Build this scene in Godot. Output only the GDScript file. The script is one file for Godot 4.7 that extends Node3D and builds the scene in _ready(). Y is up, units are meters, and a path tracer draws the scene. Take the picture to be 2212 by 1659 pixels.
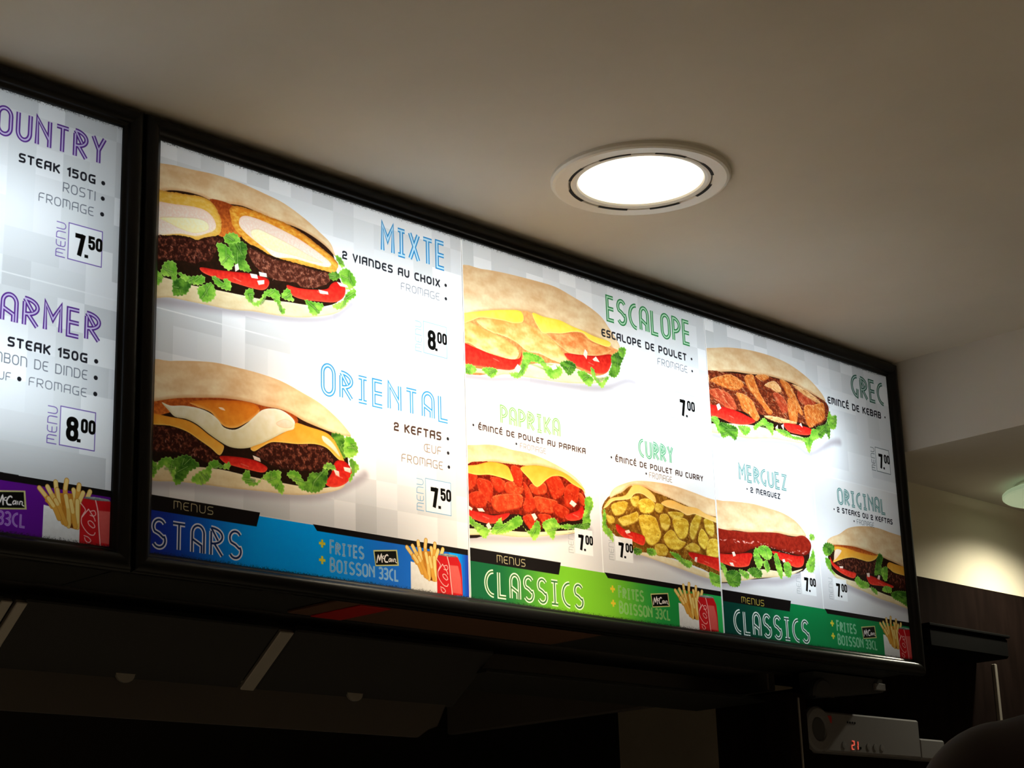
extends Node3D
# A takeaway corner seen from the counter: two backlit menu boards under a low ceiling, a recessed
# downlight, a dropped soffit on the right and the dark kitchen with its extractor hood below.
# Metres; the printed sheets' own layout is in millimetres from each sheet's top left corner.

const UP := 2.52            # height of the upper edge of the visible print
const CEIL := 2.55
const PRINT_H := 0.5
const DEPTH := 0.139        # of the light boxes
const SHEET_W := 527.5
const SHEET_H := 516.0
const SHEET_LEFT := [-31.2, 496.2, 1023.7, -566.0]
const SHEET_TOP := -8.0
const PX := 2.2             # print pixels per millimetre

var mats := {}
var used := {}

func _ready() -> void:
	setup_camera()
	setup_environment()
	make_materials()
	build_room()
	build_light_boxes()
	build_downlights()
	build_hood()
	build_wall_things()
	build_person()

func setup_camera() -> void:
	var c := Camera3D.new()
	c.name = "camera"
	c.fov = 23.7803
	c.near = 0.05
	c.far = 30.0
	add_child(c)
	c.transform = Transform3D(Basis(Vector3(0.70556, -0.03143, 0.70796), Vector3(-0.18138, 0.95773, 0.22328), Vector3(-0.68505, -0.28594, 0.67004)), Vector3(-1.14004, 1.60668, 1.68902))
	c.current = true

func setup_environment() -> void:
	var e := Environment.new()
	e.background_mode = Environment.BG_COLOR
	e.background_color = Color(0, 0, 0)
	e.tonemap_mode = Environment.TONE_MAPPER_LINEAR
	e.tonemap_exposure = 0.64
	e.sdfgi_enabled = true
	e.ssao_enabled = true
	e.ssil_enabled = true
	var w := WorldEnvironment.new()
	w.name = "environment"
	w.environment = e
	add_child(w)

# ------------------------------------------------------------------ helpers
func mat(called: String, c: Color, rough := 0.8, metal := 0.0, spec := 0.5) -> StandardMaterial3D:
	var m := StandardMaterial3D.new()
	m.resource_name = called
	m.albedo_color = c
	m.roughness = rough
	m.metallic = metal
	m.metallic_specular = spec
	mats[called] = m
	return m

func numbered(called: String) -> String:
	if not used.has(called):
		used[called] = 0
		return called
	used[called] += 1
	return "%s_%03d" % [called, used[called]]

func thing(called: String, label: String, category: String, at := Vector3.ZERO, group := "") -> Node3D:
	var o := Node3D.new()
	o.name = numbered(called)
	add_child(o)
	o.position = at
	o.set_meta("label", label)
	o.set_meta("category", category)
	if group != "":
		o.set_meta("group", group)
	return o

func put(mesh: Mesh, called: String, m: Material, parent: Node3D, at := Vector3.ZERO) -> MeshInstance3D:
	var o := MeshInstance3D.new()
	o.name = called if parent != self else numbered(called)
	o.mesh = mesh
	o.material_override = m
	o.position = at
	parent.add_child(o, true)
	return o

func structure(called: String, mesh: Mesh, m: Material, at: Vector3) -> MeshInstance3D:
	var o := put(mesh, called, m, self, at)
	o.set_meta("kind", "structure")
	return o

func box(size: Vector3) -> Mesh:
	var b := BoxMesh.new()
	b.size = size
	return b

func span(a: Vector3, b: Vector3) -> Array:
	return [box((b - a).abs()), (a + b) / 2.0]

func quad(st: SurfaceTool, a: Vector3, b: Vector3, c: Vector3, d: Vector3) -> void:
	for p in [a, b, c, a, c, d]:
		st.add_vertex(p)

func done(st: SurfaceTool) -> ArrayMesh:
	st.generate_normals()
	return st.commit()

# a box with bevelled edges, centred on the origin
func bevel_box(s: Vector3, r: float) -> ArrayMesh:
	var h := s / 2.0
	var st := SurfaceTool.new()
	st.begin(Mesh.PRIMITIVE_TRIANGLES)
	st.set_smooth_group(-1)
	var corner := func(sx: float, sy: float, sz: float, axis: int) -> Vector3:
		var p := Vector3(sx * (h.x - r), sy * (h.y - r), sz * (h.z - r))
		if axis == 0: p.x = sx * h.x
		elif axis == 1: p.y = sy * h.y
		else: p.z = sz * h.z
		return p
	for axis in 3:
		for sg in [-1.0, 1.0]:
			var q := []
			for k in [[-1.0, -1.0], [1.0, -1.0], [1.0, 1.0], [-1.0, 1.0]]:
				var v := [0.0, 0.0, 0.0]
				v[axis] = sg
				v[(axis + 1) % 3] = k[0]
				v[(axis + 2) % 3] = k[1]
				q.append(corner.call(v[0], v[1], v[2], axis))
			if sg > 0.0: q.reverse()
			quad(st, q[0], q[1], q[2], q[3])
	for axis in 3:
		var u := (axis + 1) % 3
		var w := (axis + 2) % 3
		for su in [-1.0, 1.0]:
			for sw in [-1.0, 1.0]:
				var e := []
				for k in [[-1.0, u], [1.0, u], [1.0, w], [-1.0, w]]:
					var v := [0.0, 0.0, 0.0]
					v[axis] = k[0]
					v[u] = su
					v[w] = sw
					e.append(corner.call(v[0], v[1], v[2], k[1]))
				if su * sw < 0.0: e.reverse()
				quad(st, e[0], e[1], e[2], e[3])
	for sx in [-1.0, 1.0]:
		for sy in [-1.0, 1.0]:
			for sz in [-1.0, 1.0]:
				var t := [corner.call(sx, sy, sz, 0), corner.call(sx, sy, sz, 1), corner.call(sx, sy, sz, 2)]
				if sx * sy * sz > 0.0: t.reverse()
				for p in t: st.add_vertex(p)
	return done(st)

# a lathed body round the y axis; profile points are (radius, y)
func lathe(profile: PackedVector2Array, n := 72, a0 := 0.0, a1 := TAU) -> ArrayMesh:
	var st := SurfaceTool.new()
	st.begin(Mesh.PRIMITIVE_TRIANGLES)
	for i in n:
		var p := lerpf(a0, a1, float(i) / n)
		var q := lerpf(a0, a1, float(i + 1) / n)
		for k in profile.size() - 1:
			var u := profile[k]
			var v := profile[k + 1]
			var a := Vector3(cos(p) * u.x, u.y, sin(p) * u.x)
			var b := Vector3(cos(q) * u.x, u.y, sin(q) * u.x)
			var c := Vector3(cos(q) * v.x, v.y, sin(q) * v.x)
			var d := Vector3(cos(p) * v.x, v.y, sin(p) * v.x)
			st.set_smooth_group(k)
			quad(st, a, b, c, d)
	return done(st)

# a flat plate with an outline, extruded along z from 0 to t
func plate(outline: PackedVector2Array, t: float) -> ArrayMesh:
	var st := SurfaceTool.new()
	st.begin(Mesh.PRIMITIVE_TRIANGLES)
	st.set_smooth_group(-1)
	var o := outline
	if Geometry2D.is_polygon_clockwise(o): o.reverse()
	var ix := Geometry2D.triangulate_polygon(o)
	for k in range(0, ix.size(), 3):
		var tri := [ix[k], ix[k + 1], ix[k + 2]]
		if (o[tri[1]] - o[tri[0]]).cross(o[tri[2]] - o[tri[0]]) > 0.0: tri.reverse()
		for j in tri: st.add_vertex(Vector3(o[j].x, o[j].y, t))
		tri.reverse()
		for j in tri: st.add_vertex(Vector3(o[j].x, o[j].y, 0))
	for k in o.size():
		var a := o[k]
		var b := o[(k + 1) % o.size()]
		quad(st, Vector3(a.x, a.y, 0), Vector3(a.x, a.y, t), Vector3(b.x, b.y, t), Vector3(b.x, b.y, 0))
	return done(st)

# ------------------------------------------------------------------ materials
func noise_tex(freq: float, lo: Color, hi: Color, seed_: int, size := 512) -> NoiseTexture2D:
	var n := FastNoiseLite.new()
	n.seed = seed_
	n.frequency = freq
	n.fractal_octaves = 5
	var t := NoiseTexture2D.new()
	t.noise = n
	t.width = size
	t.height = size
	t.seamless = true
	var g := Gradient.new()
	g.set_color(0, lo)
	g.set_color(1, hi)
	t.color_ramp = g
	return t

func plaster(called: String, c: Color, seed_: int) -> StandardMaterial3D:
	var m := mat(called, Color.WHITE, 0.9, 0.0, 0.3)
	m.albedo_texture = noise_tex(0.006, c.darkened(0.045), c.lightened(0.03), seed_)
	m.uv1_triplanar = true
	m.uv1_world_triplanar = true
	m.uv1_scale = Vector3(0.7, 0.7, 0.7)
	return m

func make_materials() -> void:
	plaster("ceiling_paint", Color(0.80, 0.775, 0.735), 3)
	plaster("fascia_paint", Color(0.80, 0.78, 0.75), 11)
	plaster("beige_paint", Color(0.86, 0.83, 0.755), 19)
	plaster("side_paint", Color(0.82, 0.79, 0.74), 23)
	var brown := mat("brown_panel", Color(0.10, 0.07, 0.06), 0.9, 0.0, 0.1)
	brown.albedo_texture = noise_tex(0.02, Color(0.75, 0.75, 0.75), Color(1, 1, 1), 31)
	brown.uv1_triplanar = true
	brown.uv1_world_triplanar = true
	brown.uv1_scale = Vector3(3, 0.6, 3)
	mat("dark_wall", Color(0.13, 0.11, 0.10), 0.8)
	mat("floor_tile", Color(0.70, 0.67, 0.63), 0.45)
	mat("frame_black", Color(0.025, 0.025, 0.027), 0.3, 0.0, 0.35)
	mat("housing_black", Color(0.03, 0.03, 0.03), 0.6)
	mat("reflector", Color(0.8, 0.8, 0.8), 0.9, 0.0, 0.0)
	mat("trim_white", Color(0.83, 0.81, 0.77), 0.35)
	mat("trim_slot", Color(0.03, 0.03, 0.03), 0.9)
	mat("steel", Color(0.55, 0.53, 0.50), 0.4, 0.5)
	mat("steel_dark", Color(0.27, 0.25, 0.235), 0.6, 0.3)
	mat("filter", Color(0.065, 0.058, 0.053), 0.7, 0.2)
	mat("painted_reflection", Color(0.30, 0.19, 0.12), 0.6)  # brown of the reflection painted under the long light box
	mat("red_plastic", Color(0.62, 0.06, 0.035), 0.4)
	mat("white_plastic", Color(0.37, 0.365, 0.37), 0.6, 0.0, 0.3)
	mat("grey_plastic", Color(0.22, 0.22, 0.225), 0.6, 0.0, 0.3)
	mat("black_plastic", Color(0.02, 0.02, 0.02), 0.8, 0.0, 0.15)
	mat("hair", Color(0.15, 0.11, 0.09), 0.85, 0.0, 0.3)
	mat("skin", Color(0.62, 0.44, 0.35), 0.6)
	mat("jacket", Color(0.05, 0.05, 0.06), 0.85)
	mat("trousers", Color(0.06, 0.065, 0.09), 0.85)

func lamp_mat(called: String, c: Color, energy: float) -> StandardMaterial3D:
	var m := mat(called, Color(0.9, 0.9, 0.88), 0.5)
	m.emission_enabled = true
	m.emission = c
	m.emission_energy_multiplier = energy
	return m

# ------------------------------------------------------------------ the room
func build_room() -> void:
	var s := span(Vector3(-3.2, CEIL, -2.7), Vector3(3.7, CEIL + 0.12, 3.6))
	structure("ceiling", s[0], mats.ceiling_paint, s[1])
	# dropped soffit: its left face is the pale fascia beside the board
	s = span(Vector3(1.56, UP - 0.1347, -0.116), Vector3(3.7, CEIL, 3.6))
	structure("trim_1", s[0], mats.fascia_paint, s[1])
	# wall under the soffit: painted above, brown panel below
	s = span(Vector3(1.56, UP - 0.315, -0.28), Vector3(3.7, CEIL, -0.116))
	structure("wall_right_upper", s[0], mats.beige_paint, s[1])
	s = span(Vector3(1.345, 0.0, -0.28), Vector3(3.7, UP - 0.548, -0.112))
	structure("wall_right_lower", s[0], mats.brown_panel, s[1])
	s = span(Vector3(1.571, UP - 0.548, -0.28), Vector3(3.7, UP - 0.315, -0.112))
	structure("trim_2", s[0], mats.brown_panel, s[1])
	# bulkhead that carries the light boxes
	s = span(Vector3(-3.2, UP - 0.52, -0.24), Vector3(1.56, CEIL, -0.1405))
	structure("wall_bulkhead", s[0], mats.dark_wall, s[1])
	s = span(Vector3(-3.2, -0.1, -2.7), Vector3(3.7, 0.0, 3.6))
	structure("floor", s[0], mats.floor_tile, s[1])
	s = span(Vector3(-3.2, 0, -2.7), Vector3(3.7, CEIL, -2.58))
	structure("wall_back", s[0], mats.dark_wall, s[1])
	s = span(Vector3(-3.2, 0, 3.48), Vector3(3.7, CEIL, 3.6))
	structure("wall_front", s[0], mats.side_paint, s[1])
	s = span(Vector3(-3.32, -0.1, -2.7), Vector3(-3.2, CEIL + 0.12, 3.6))
	structure("wall_left", s[0], mats.side_paint, s[1])
	s = span(Vector3(3.7, -0.1, -2.7), Vector3(3.82, CEIL + 0.12, 3.6))
	structure("wall_right", s[0], mats.side_paint, s[1])

# ------------------------------------------------------------------ light boxes
# a mitred rail: u runs outwards from the print's edge, v towards the room
func rail(len_: float, prof: PackedVector2Array) -> ArrayMesh:
	var st := SurfaceTool.new()
	st.begin(Mesh.PRIMITIVE_TRIANGLES)
	for k in prof.size():
		var a := prof[k]
		var b := prof[(k + 1) % prof.size()]
		st.set_smooth_group(1 if k < prof.size() - 3 else -1)
		quad(st, Vector3(-len_ / 2 - a.x, a.x, a.y), Vector3(len_ / 2 + a.x, a.x, a.y), Vector3(len_ / 2 + b.x, b.x, b.y), Vector3(-len_ / 2 - b.x, b.x, b.y))
	return done(st)

func frame_profile() -> PackedVector2Array:
	# inner lip, rounded snap front, outer side
	var p := PackedVector2Array([Vector2(0.0, 0.0012), Vector2(0.0006, 0.0035), Vector2(0.003, 0.005)])
	for i in 13:
		var a := PI * i / 12.0
		p.append(Vector2(0.0145 - cos(a) * 0.0095, 0.006 + sin(a) * 0.0065))
	p.append(Vector2(0.0256, 0.004))
	p.append(Vector2(0.0256, -0.004))
	p.append(Vector2(0.0, -0.004))
	return p

func light_box(x0: float, x1: float, label: String, tubes: Array) -> Node3D:
	var w := x1 - x0
	var t := thing("light_box", label, "light box", Vector3((x0 + x1) / 2.0, UP - PRINT_H, 0), "black framed light boxes over the counter")
	var prof := frame_profile()
	for k in 4:
		var len_ := w if k % 2 == 0 else PRINT_H
		var r := put(rail(len_, prof), "frame_rail", mats.frame_black, t)
		r.rotation.z = -PI / 2 * k
		r.position = [Vector3(0, PRINT_H, 0), Vector3(w / 2, PRINT_H / 2, 0), Vector3.ZERO, Vector3(-w / 2, PRINT_H / 2, 0)][k]
	# the housing: an open tray, black outside, painted inside
	var h := 0.0245
	var st := SurfaceTool.new()
	st.begin(Mesh.PRIMITIVE_TRIANGLES)
	st.set_smooth_group(-1)
	var sti := SurfaceTool.new()
	sti.begin(Mesh.PRIMITIVE_TRIANGLES)
	sti.set_smooth_group(-1)
	var th := 0.004
	var bx := [[Vector3(-w / 2 - h, -h + 0.006, -DEPTH), Vector3(w / 2 + h, PRINT_H + h, -DEPTH + th)],
		[Vector3(-w / 2 - h, PRINT_H + h - th, -DEPTH + th), Vector3(w / 2 + h, PRINT_H + h, -0.0045)],
		[Vector3(-w / 2 - h, -h + 0.006, -DEPTH + th), Vector3(w / 2 + h, -h + 0.006 + th, -0.0045)],
		[Vector3(-w / 2 - h, -h + 0.006 + th, -DEPTH + th), Vector3(-w / 2 - h + th, PRINT_H + h - th, -0.0045)],
		[Vector3(w / 2 + h - th, -h + 0.006 + th, -DEPTH + th), Vector3(w / 2 + h, PRINT_H + h - th, -0.0045)]]
	for b in bx:
		var s := span(b[0], b[1])
		st.append_from(s[0], 0, Transform3D(Basis(), s[1]))
	put(st.commit(), "housing", mats.housing_black, t)
	var inn := [[Vector3(-w / 2 - h + th, -h + 0.006 + th, -DEPTH + th), Vector3(w / 2 + h - th, PRINT_H + h - th, -DEPTH + th + 0.001)],
		[Vector3(-w / 2 - h + th, PRINT_H + h - th - 0.001, -DEPTH + th + 0.001), Vector3(w / 2 + h - th, PRINT_H + h - th, -0.005)],
		[Vector3(-w / 2 - h + th, -h + 0.006 + th, -DEPTH + th + 0.001), Vector3(w / 2 + h - th, -h + 0.007 + th, -0.005)],
		[Vector3(-w / 2 - h + th, -h + 0.007 + th, -DEPTH + th + 0.001), Vector3(-w / 2 - h + th + 0.001, PRINT_H + h - th - 0.001, -0.005)],
		[Vector3(w / 2 + h - th - 0.001, -h + 0.007 + th, -DEPTH + th + 0.001), Vector3(w / 2 + h - th, PRINT_H + h - th - 0.001, -0.005)]]
	for b in inn:
		var s := span(b[0], b[1])
		sti.append_from(s[0], 0, Transform3D(Basis(), s[1]))
	put(sti.commit(), "reflector_lining", mats.reflector, t)
	# tubes: [x0, x1, y below the print's top, colour, energy]
	for q in tubes:
		var cx: float = (q[0] + q[1]) / 2.0 - (x0 + x1) / 2.0
		var cl: float = q[1] - q[0]
		var cy: float = PRINT_H - q[2]
		var cyl := CylinderMesh.new()
		cyl.top_radius = 0.013
		cyl.bottom_radius = 0.013
		cyl.height = cl
		cyl.radial_segments = 24
		var m := lamp_mat("tube_glow", q[3], 0.25)
		var tube := put(cyl, "fluorescent_tube", m, t, Vector3(cx, cy, -0.117))
		tube.rotation.z = PI / 2
		for e in [-1.0, 1.0]:
			put(bevel_box(Vector3(0.034, 0.03, 0.045), 0.003), "tube_holder", mats.trim_white, tube, Vector3(0, e * (cl / 2 + 0.016), 0.0065))
		var l := AreaLight3D.new()
		l.name = "tube_light"
		l.area_size = Vector2(cl, 0.026)
		l.light_color = q[3]
		l.light_energy = q[4]
		l.shadow_enabled = true
		t.add_child(l, true)
		l.position = Vector3(cx, cy, -0.1035)
		l.rotation.y = PI
	return t

func build_light_boxes() -> void:
	var cool := Color(0.90, 0.96, 1.0)
	var warm := Color(1.0, 0.92, 0.82)
	light_box(0.0, 1.5316, "long black framed light box holding three menu sheets", [
		[0.06, 0.74, 0.14, cool, 0.225], [0.80, 1.36, 0.16, cool, 0.235], [0.17, 0.88, 0.30, warm, 0.235], [1.02, 1.34, 0.34, cool, 0.105]])
	light_box(-0.60, -0.0518, "black framed light box with the purple banded menu sheet", [
		[-0.57, -0.11, 0.14, cool, 0.115], [-0.57, -0.11, 0.33, cool, 0.12]])
	var labels := ["backlit menu sheet with blue titles and a blue STARS band", "backlit menu sheet with ESCALOPE, PAPRIKA and CURRY sandwiches above a green band", "backlit menu sheet with GREC, MERGUEZ and ORIGINAL sandwiches above a dark green band", "backlit menu sheet with purple titles and a purple band"]
	for k in 4:
		var tex := paint_sheet(k)
		var m := mat("print_%d" % k, Color.WHITE, 0.5, 0.0, 0.35)
		m.albedo_texture = tex
		m.texture_repeat = false
		m.backlight_enabled = true
		m.backlight = Color.WHITE
		var x0: float = SHEET_LEFT[k] / 1000.0 + (0.0004 if k > 0 else 0.0)
		var x1: float = x0 + SHEET_W / 1000.0 - 0.0008
		var lo: float = -0.02 if k < 3 else -0.62
		var hi: float = 1.5516 if k < 3 else -0.0318
		var o := put(sheet_mesh(x0, x1, lo, hi), "menu_sheet", m, self, Vector3(0, UP, 0))
		o.set_meta("label", labels[k])
		o.set_meta("category", "menu")
		o.set_meta("group", "printed sheets in the light boxes")

# a printed film in the plane z = 0, trimmed to the box's rebate
func sheet_mesh(x0: float, x1: float, lo: float, hi: float) -> ArrayMesh:
	var u0 := (maxf(x0, lo) - x0) / (x1 - x0)
	var u1 := (minf(x1, hi) - x0) / (x1 - x0)
	var a := maxf(x0, lo)
	var b := minf(x1, hi)
	var st := SurfaceTool.new()
	st.begin(Mesh.PRIMITIVE_TRIANGLES)
	var y0 := -SHEET_TOP / 1000.0
	var y1 := y0 - SHEET_H / 1000.0
	var p := [[a, y0, u0, 0.0], [b, y0, u1, 0.0], [b, y1, u1, 1.0], [a, y1, u0, 1.0]]
	for k in [0, 1, 2, 0, 2, 3]:
		st.set_normal(Vector3(0, 0, 1))
		st.set_uv(Vector2(p[k][2], p[k][3]))
		st.add_vertex(Vector3(p[k][0], p[k][1], 0))
	return st.commit()

# ------------------------------------------------------------------ the print: a small painter
var cw := 0
var ch := 0
var buf := PackedByteArray()
var fbm := FastNoiseLite.new()
var cell := FastNoiseLite.new()

func srgb(r: int, g: int, b: int) -> Color:
	return Color(r / 255.0, g / 255.0, b / 255.0)

func points(v: Array, dx := 0.0, dy := 0.0) -> PackedVector2Array:
	var p := PackedVector2Array()
	for i in range(0, v.size(), 2):
		p.append(Vector2(v[i] + dx, v[i + 1] + dy))
	return p

# Catmull-Rom through the points, closed or open
func smooth(p: PackedVector2Array, closed := true, n := 4) -> PackedVector2Array:
	var o := PackedVector2Array()
	var m := p.size()
	for i in (m if closed else m - 1):
		var a := p[(i - 1 + m) % m] if closed or i > 0 else p[0]
		var b := p[i]
		var c := p[(i + 1) % m]
		var d := p[(i + 2) % m] if closed or i < m - 2 else p[m - 1]
		for k in n:
			o.append(b.cubic_interpolate(c, a, d, float(k) / n))
	if not closed: o.append(p[m - 1])
	return o

func rough_up(p: PackedVector2Array, amp: float, rng: RandomNumberGenerator) -> PackedVector2Array:
	var o := PackedVector2Array()
	for i in p.size():
		var a := p[i]
		var b := p[(i + 1) % p.size()]
		var n := maxi(1, int(a.distance_to(b) / 1.6))
		for k in n:
			o.append(a.lerp(b, float(k) / n) + Vector2(rng.randf_range(-amp, amp), rng.randf_range(-amp, amp)))
	return o

# a frilled outline, as of curly lettuce
func ruffle(p: PackedVector2Array, rng: RandomNumberGenerator) -> PackedVector2Array:
	var o := PackedVector2Array()
	var phase := rng.randf() * TAU
	var run := 0.0
	for i in p.size():
		var a := p[i]
		var b := p[(i + 1) % p.size()]
		var n := maxi(1, int(a.distance_to(b) / 0.9))
		var d := (b - a).normalized()
		for k in n:
			var t := float(k) / n
			var s := run + a.distance_to(b) * t
			o.append(a.lerp(b, t) + Vector2(-d.y, d.x) * (sin(s * 1.05 + phase) * 0.75 + sin(s * 2.3 + phase * 2.0) * 0.4))
		run += a.distance_to(b)
	return o

# coverage of a polygon (millimetres) on the sheet: [x, y, width, height, bytes]
func cover(poly: PackedVector2Array) -> Array:
	var n := poly.size()
	var px := PackedFloat32Array()
	var py := PackedFloat32Array()
	px.resize(n)
	py.resize(n)
	var x0 := 1e9
	var x1 := -1e9
	var y0 := 1e9
	var y1 := -1e9
	for i in n:
		var qx := poly[i].x * PX
		var qy := poly[i].y * PX
		px[i] = qx
		py[i] = qy
		x0 = minf(x0, qx)
		x1 = maxf(x1, qx)
		y0 = minf(y0, qy)
		y1 = maxf(y1, qy)
	var bx := maxi(0, int(floor(x0)) - 1)
	var by := maxi(0, int(floor(y0)) - 1)
	var bw := mini(cw - 1, int(ceil(x1)) + 1) - bx + 1
	var bh := mini(ch - 1, int(ceil(y1)) + 1) - by + 1
	if bw < 2 or bh < 2:
		return []
	var mask := PackedByteArray()
	mask.resize(bw * bh)
	var diff := PackedFloat32Array()
	diff.resize(bw + 2)
	var lim := float(bw) - 1.001
	for row in bh:
		diff.fill(0.0)
		var any := false
		for sub in 3:
			var yy := by + row + (sub + 0.5) / 3.0
			var xs := []
			var j := n - 1
			for i in n:
				var ya := py[j]
				var yb := py[i]
				if (ya <= yy) != (yb <= yy):
					var x := px[j] + (yy - ya) / (yb - ya) * (px[i] - px[j])
					xs.append(Vector2(x, 1.0 if yb > ya else -1.0))
				j = i
			if xs.size() < 2: continue
			xs.sort()
			any = true
			var wind := 0.0
			for k in xs.size():
				var was := wind
				wind += xs[k].y
				if (was == 0.0) != (wind == 0.0):
					var fx := clampf(xs[k].x - bx, 0.0, lim)
					var ix := int(fx)
					var fr := fx - ix
					var s := 0.33334 if was == 0.0 else -0.33334
					diff[ix] += s * (1.0 - fr)
					diff[ix + 1] += s * fr
		if any:
			var acc := 0.0
			var at := row * bw
			for x in bw:
				acc += diff[x]
				if acc > 0.004:
					mask[at + x] = mini(255, int(acc * 255.0))
	return [bx, by, bw, bh, mask]

func flat(poly: PackedVector2Array, c: Color, alpha := 1.0) -> void:
	var m := cover(poly)
	if m.is_empty(): return
	var r := c.r * 255.0
	var g := c.g * 255.0
	var b := c.b * 255.0
	var mask: PackedByteArray = m[4]
	var bw: int = m[2]
	for row in m[3]:
		var at: int = row * bw
		var to: int = ((m[1] + row) * cw + m[0]) * 3
		for x in bw:
			var k := mask[at + x]
			if k > 0:
				var a := k * alpha / 255.0
				buf[to] = int(buf[to] + (r - buf[to]) * a)
				buf[to + 1] = int(buf[to + 1] + (g - buf[to + 1]) * a)
				buf[to + 2] = int(buf[to + 2] + (b - buf[to + 2]) * a)
			to += 3

# a pictured ingredient: two tones, grain, and an upper and lower rim drawn inside the outline
func dish(poly: PackedVector2Array, st: Dictionary) -> void:
	var m := cover(poly)
	if m.is_empty(): return
	var mask: PackedByteArray = m[4]
	var bw: int = m[2]
	var bh: int = m[3]
	var rim: float = st.rim * PX
	var dist := PackedFloat32Array()
	dist.resize(bw * bh)
	if rim > 0.0:
		for row in bh:
			for x in bw:
				var i := row * bw + x
				if mask[i] < 128: continue
				var d := 1e6
				if row > 0:
					d = dist[i - bw] + 1.0
					if x > 0: d = minf(d, dist[i - bw - 1] + 1.4)
					if x < bw - 1: d = minf(d, dist[i - bw + 1] + 1.4)
				elif m[1] > 0: d = 0.0
				if x > 0: d = minf(d, dist[i - 1] + 1.0)
				elif m[0] > 0: d = 0.0
				dist[i] = d
		for row in range(bh - 1, -1, -1):
			for x in range(bw - 1, -1, -1):
				var i := row * bw + x
				if mask[i] < 128: continue
				var d := dist[i]
				if row < bh - 1:
					d = minf(d, dist[i + bw] + 1.0)
					if x < bw - 1: d = minf(d, dist[i + bw + 1] + 1.4)
					if x > 0: d = minf(d, dist[i + bw - 1] + 1.4)
				if x < bw - 1: d = minf(d, dist[i + 1] + 1.0)
				dist[i] = d
	var c0: Color = st.a
	var c1: Color = st.b
	var up: Color = st.up
	var low: Color = st.low
	var ua: float = st.ua
	var la: float = st.la
	var kind: int = st.kind
	var amp: float = st.amp
	var fq: float = st.fq / PX
	for row in bh:
		var at := row * bw
		var to: int = ((m[1] + row) * cw + m[0]) * 3
		var t := float(row) / bh
		for x in bw:
			var k := mask[at + x]
			if k > 0:
				var nx: float = (m[0] + x) * fq
				var ny: float = (m[1] + row) * fq
				var c := c0
				if kind == 0:
					c = c0.lerp(c1, clampf(t + fbm.get_noise_2d(nx, ny) * amp, 0.0, 1.0))
				elif kind == 1:      # minced meat, kebab
					var q := cell.get_noise_2d(nx, ny) + fbm.get_noise_2d(nx * 0.6 + 40.0, ny * 0.6) * 0.9
					c = c0.lerp(c1, clampf(0.5 + (q + 0.35) * amp, 0.0, 1.0))
				else:                # crumb and crust
					var q := fbm.get_noise_2d(nx * 0.5, ny) + 0.25 * fbm.get_noise_2d(nx * 3.0, ny * 3.0)
					c = c0.lerp(c1, clampf(t * 0.7 + 0.15 + q * amp, 0.0, 1.0))
				if rim > 0.0:
					var i := at + x
					var e := 1.0 - dist[i] / rim
					if e > 0.0 and k >= 128:
						var above := dist[i - bw] if row > 0 else 0.0
						var below := dist[i + bw] if row < bh - 1 else 0.0
						if above < below: c = c.lerp(up, ua * e)
						elif above > below: c = c.lerp(low, la * e)
						else: c = c.lerp(low, la * e * 0.5)
				var a := k / 255.0
				buf[to] = int(buf[to] + (c.r * 255.0 - buf[to]) * a)
				buf[to + 1] = int(buf[to + 1] + (c.g * 255.0 - buf[to + 1]) * a)
				buf[to + 2] = int(buf[to + 2] + (c.b * 255.0 - buf[to + 2]) * a)
			to += 3

# a soft brush line
func brush(p: PackedVector2Array, radius: float, c: Color, alpha: float) -> void:
	var r := radius * PX
	var lo := p[0] * PX
	var hi := lo
	for q in p:
		lo = lo.min(q * PX)
		hi = hi.max(q * PX)
	var bx := maxi(0, int(lo.x - r))
	var by := maxi(0, int(lo.y - r))
	var bw := mini(cw - 1, int(hi.x + r)) - bx + 1
	var bh := mini(ch - 1, int(hi.y + r)) - by + 1
	if bw < 1 or bh < 1: return
	var mask := PackedFloat32Array()
	mask.resize(bw * bh)
	for i in p.size() - 1:
		var a := p[i] * PX
		var b := p[i + 1] * PX
		var d := b - a
		var len2 := maxf(d.length_squared(), 0.0001)
		var sx := maxi(0, int(minf(a.x, b.x) - r) - bx)
		var ex := mini(bw - 1, int(maxf(a.x, b.x) + r) - bx)
		var sy := maxi(0, int(minf(a.y, b.y) - r) - by)
		var ey := mini(bh - 1, int(maxf(a.y, b.y) + r) - by)
		for y in range(sy, ey + 1):
			for x in range(sx, ex + 1):
				var vx := bx + x - a.x
				var vy := by + y - a.y
				var t := clampf((vx * d.x + vy * d.y) / len2, 0.0, 1.0)
				vx -= d.x * t
				vy -= d.y * t
				var e := 1.0 - sqrt(vx * vx + vy * vy) / r
				if e > mask[y * bw + x]: mask[y * bw + x] = e
	for y in bh:
		var to := ((by + y) * cw + bx) * 3
		for x in bw:
			var e := mask[y * bw + x]
			if e > 0.0:
				var a := e * e * (3.0 - 2.0 * e) * alpha
				buf[to] = int(buf[to] + (c.r * 255.0 - buf[to]) * a)
				buf[to + 1] = int(buf[to + 1] + (c.g * 255.0 - buf[to + 1]) * a)
				buf[to + 2] = int(buf[to + 2] + (c.b * 255.0 - buf[to + 2]) * a)
			to += 3

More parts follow.
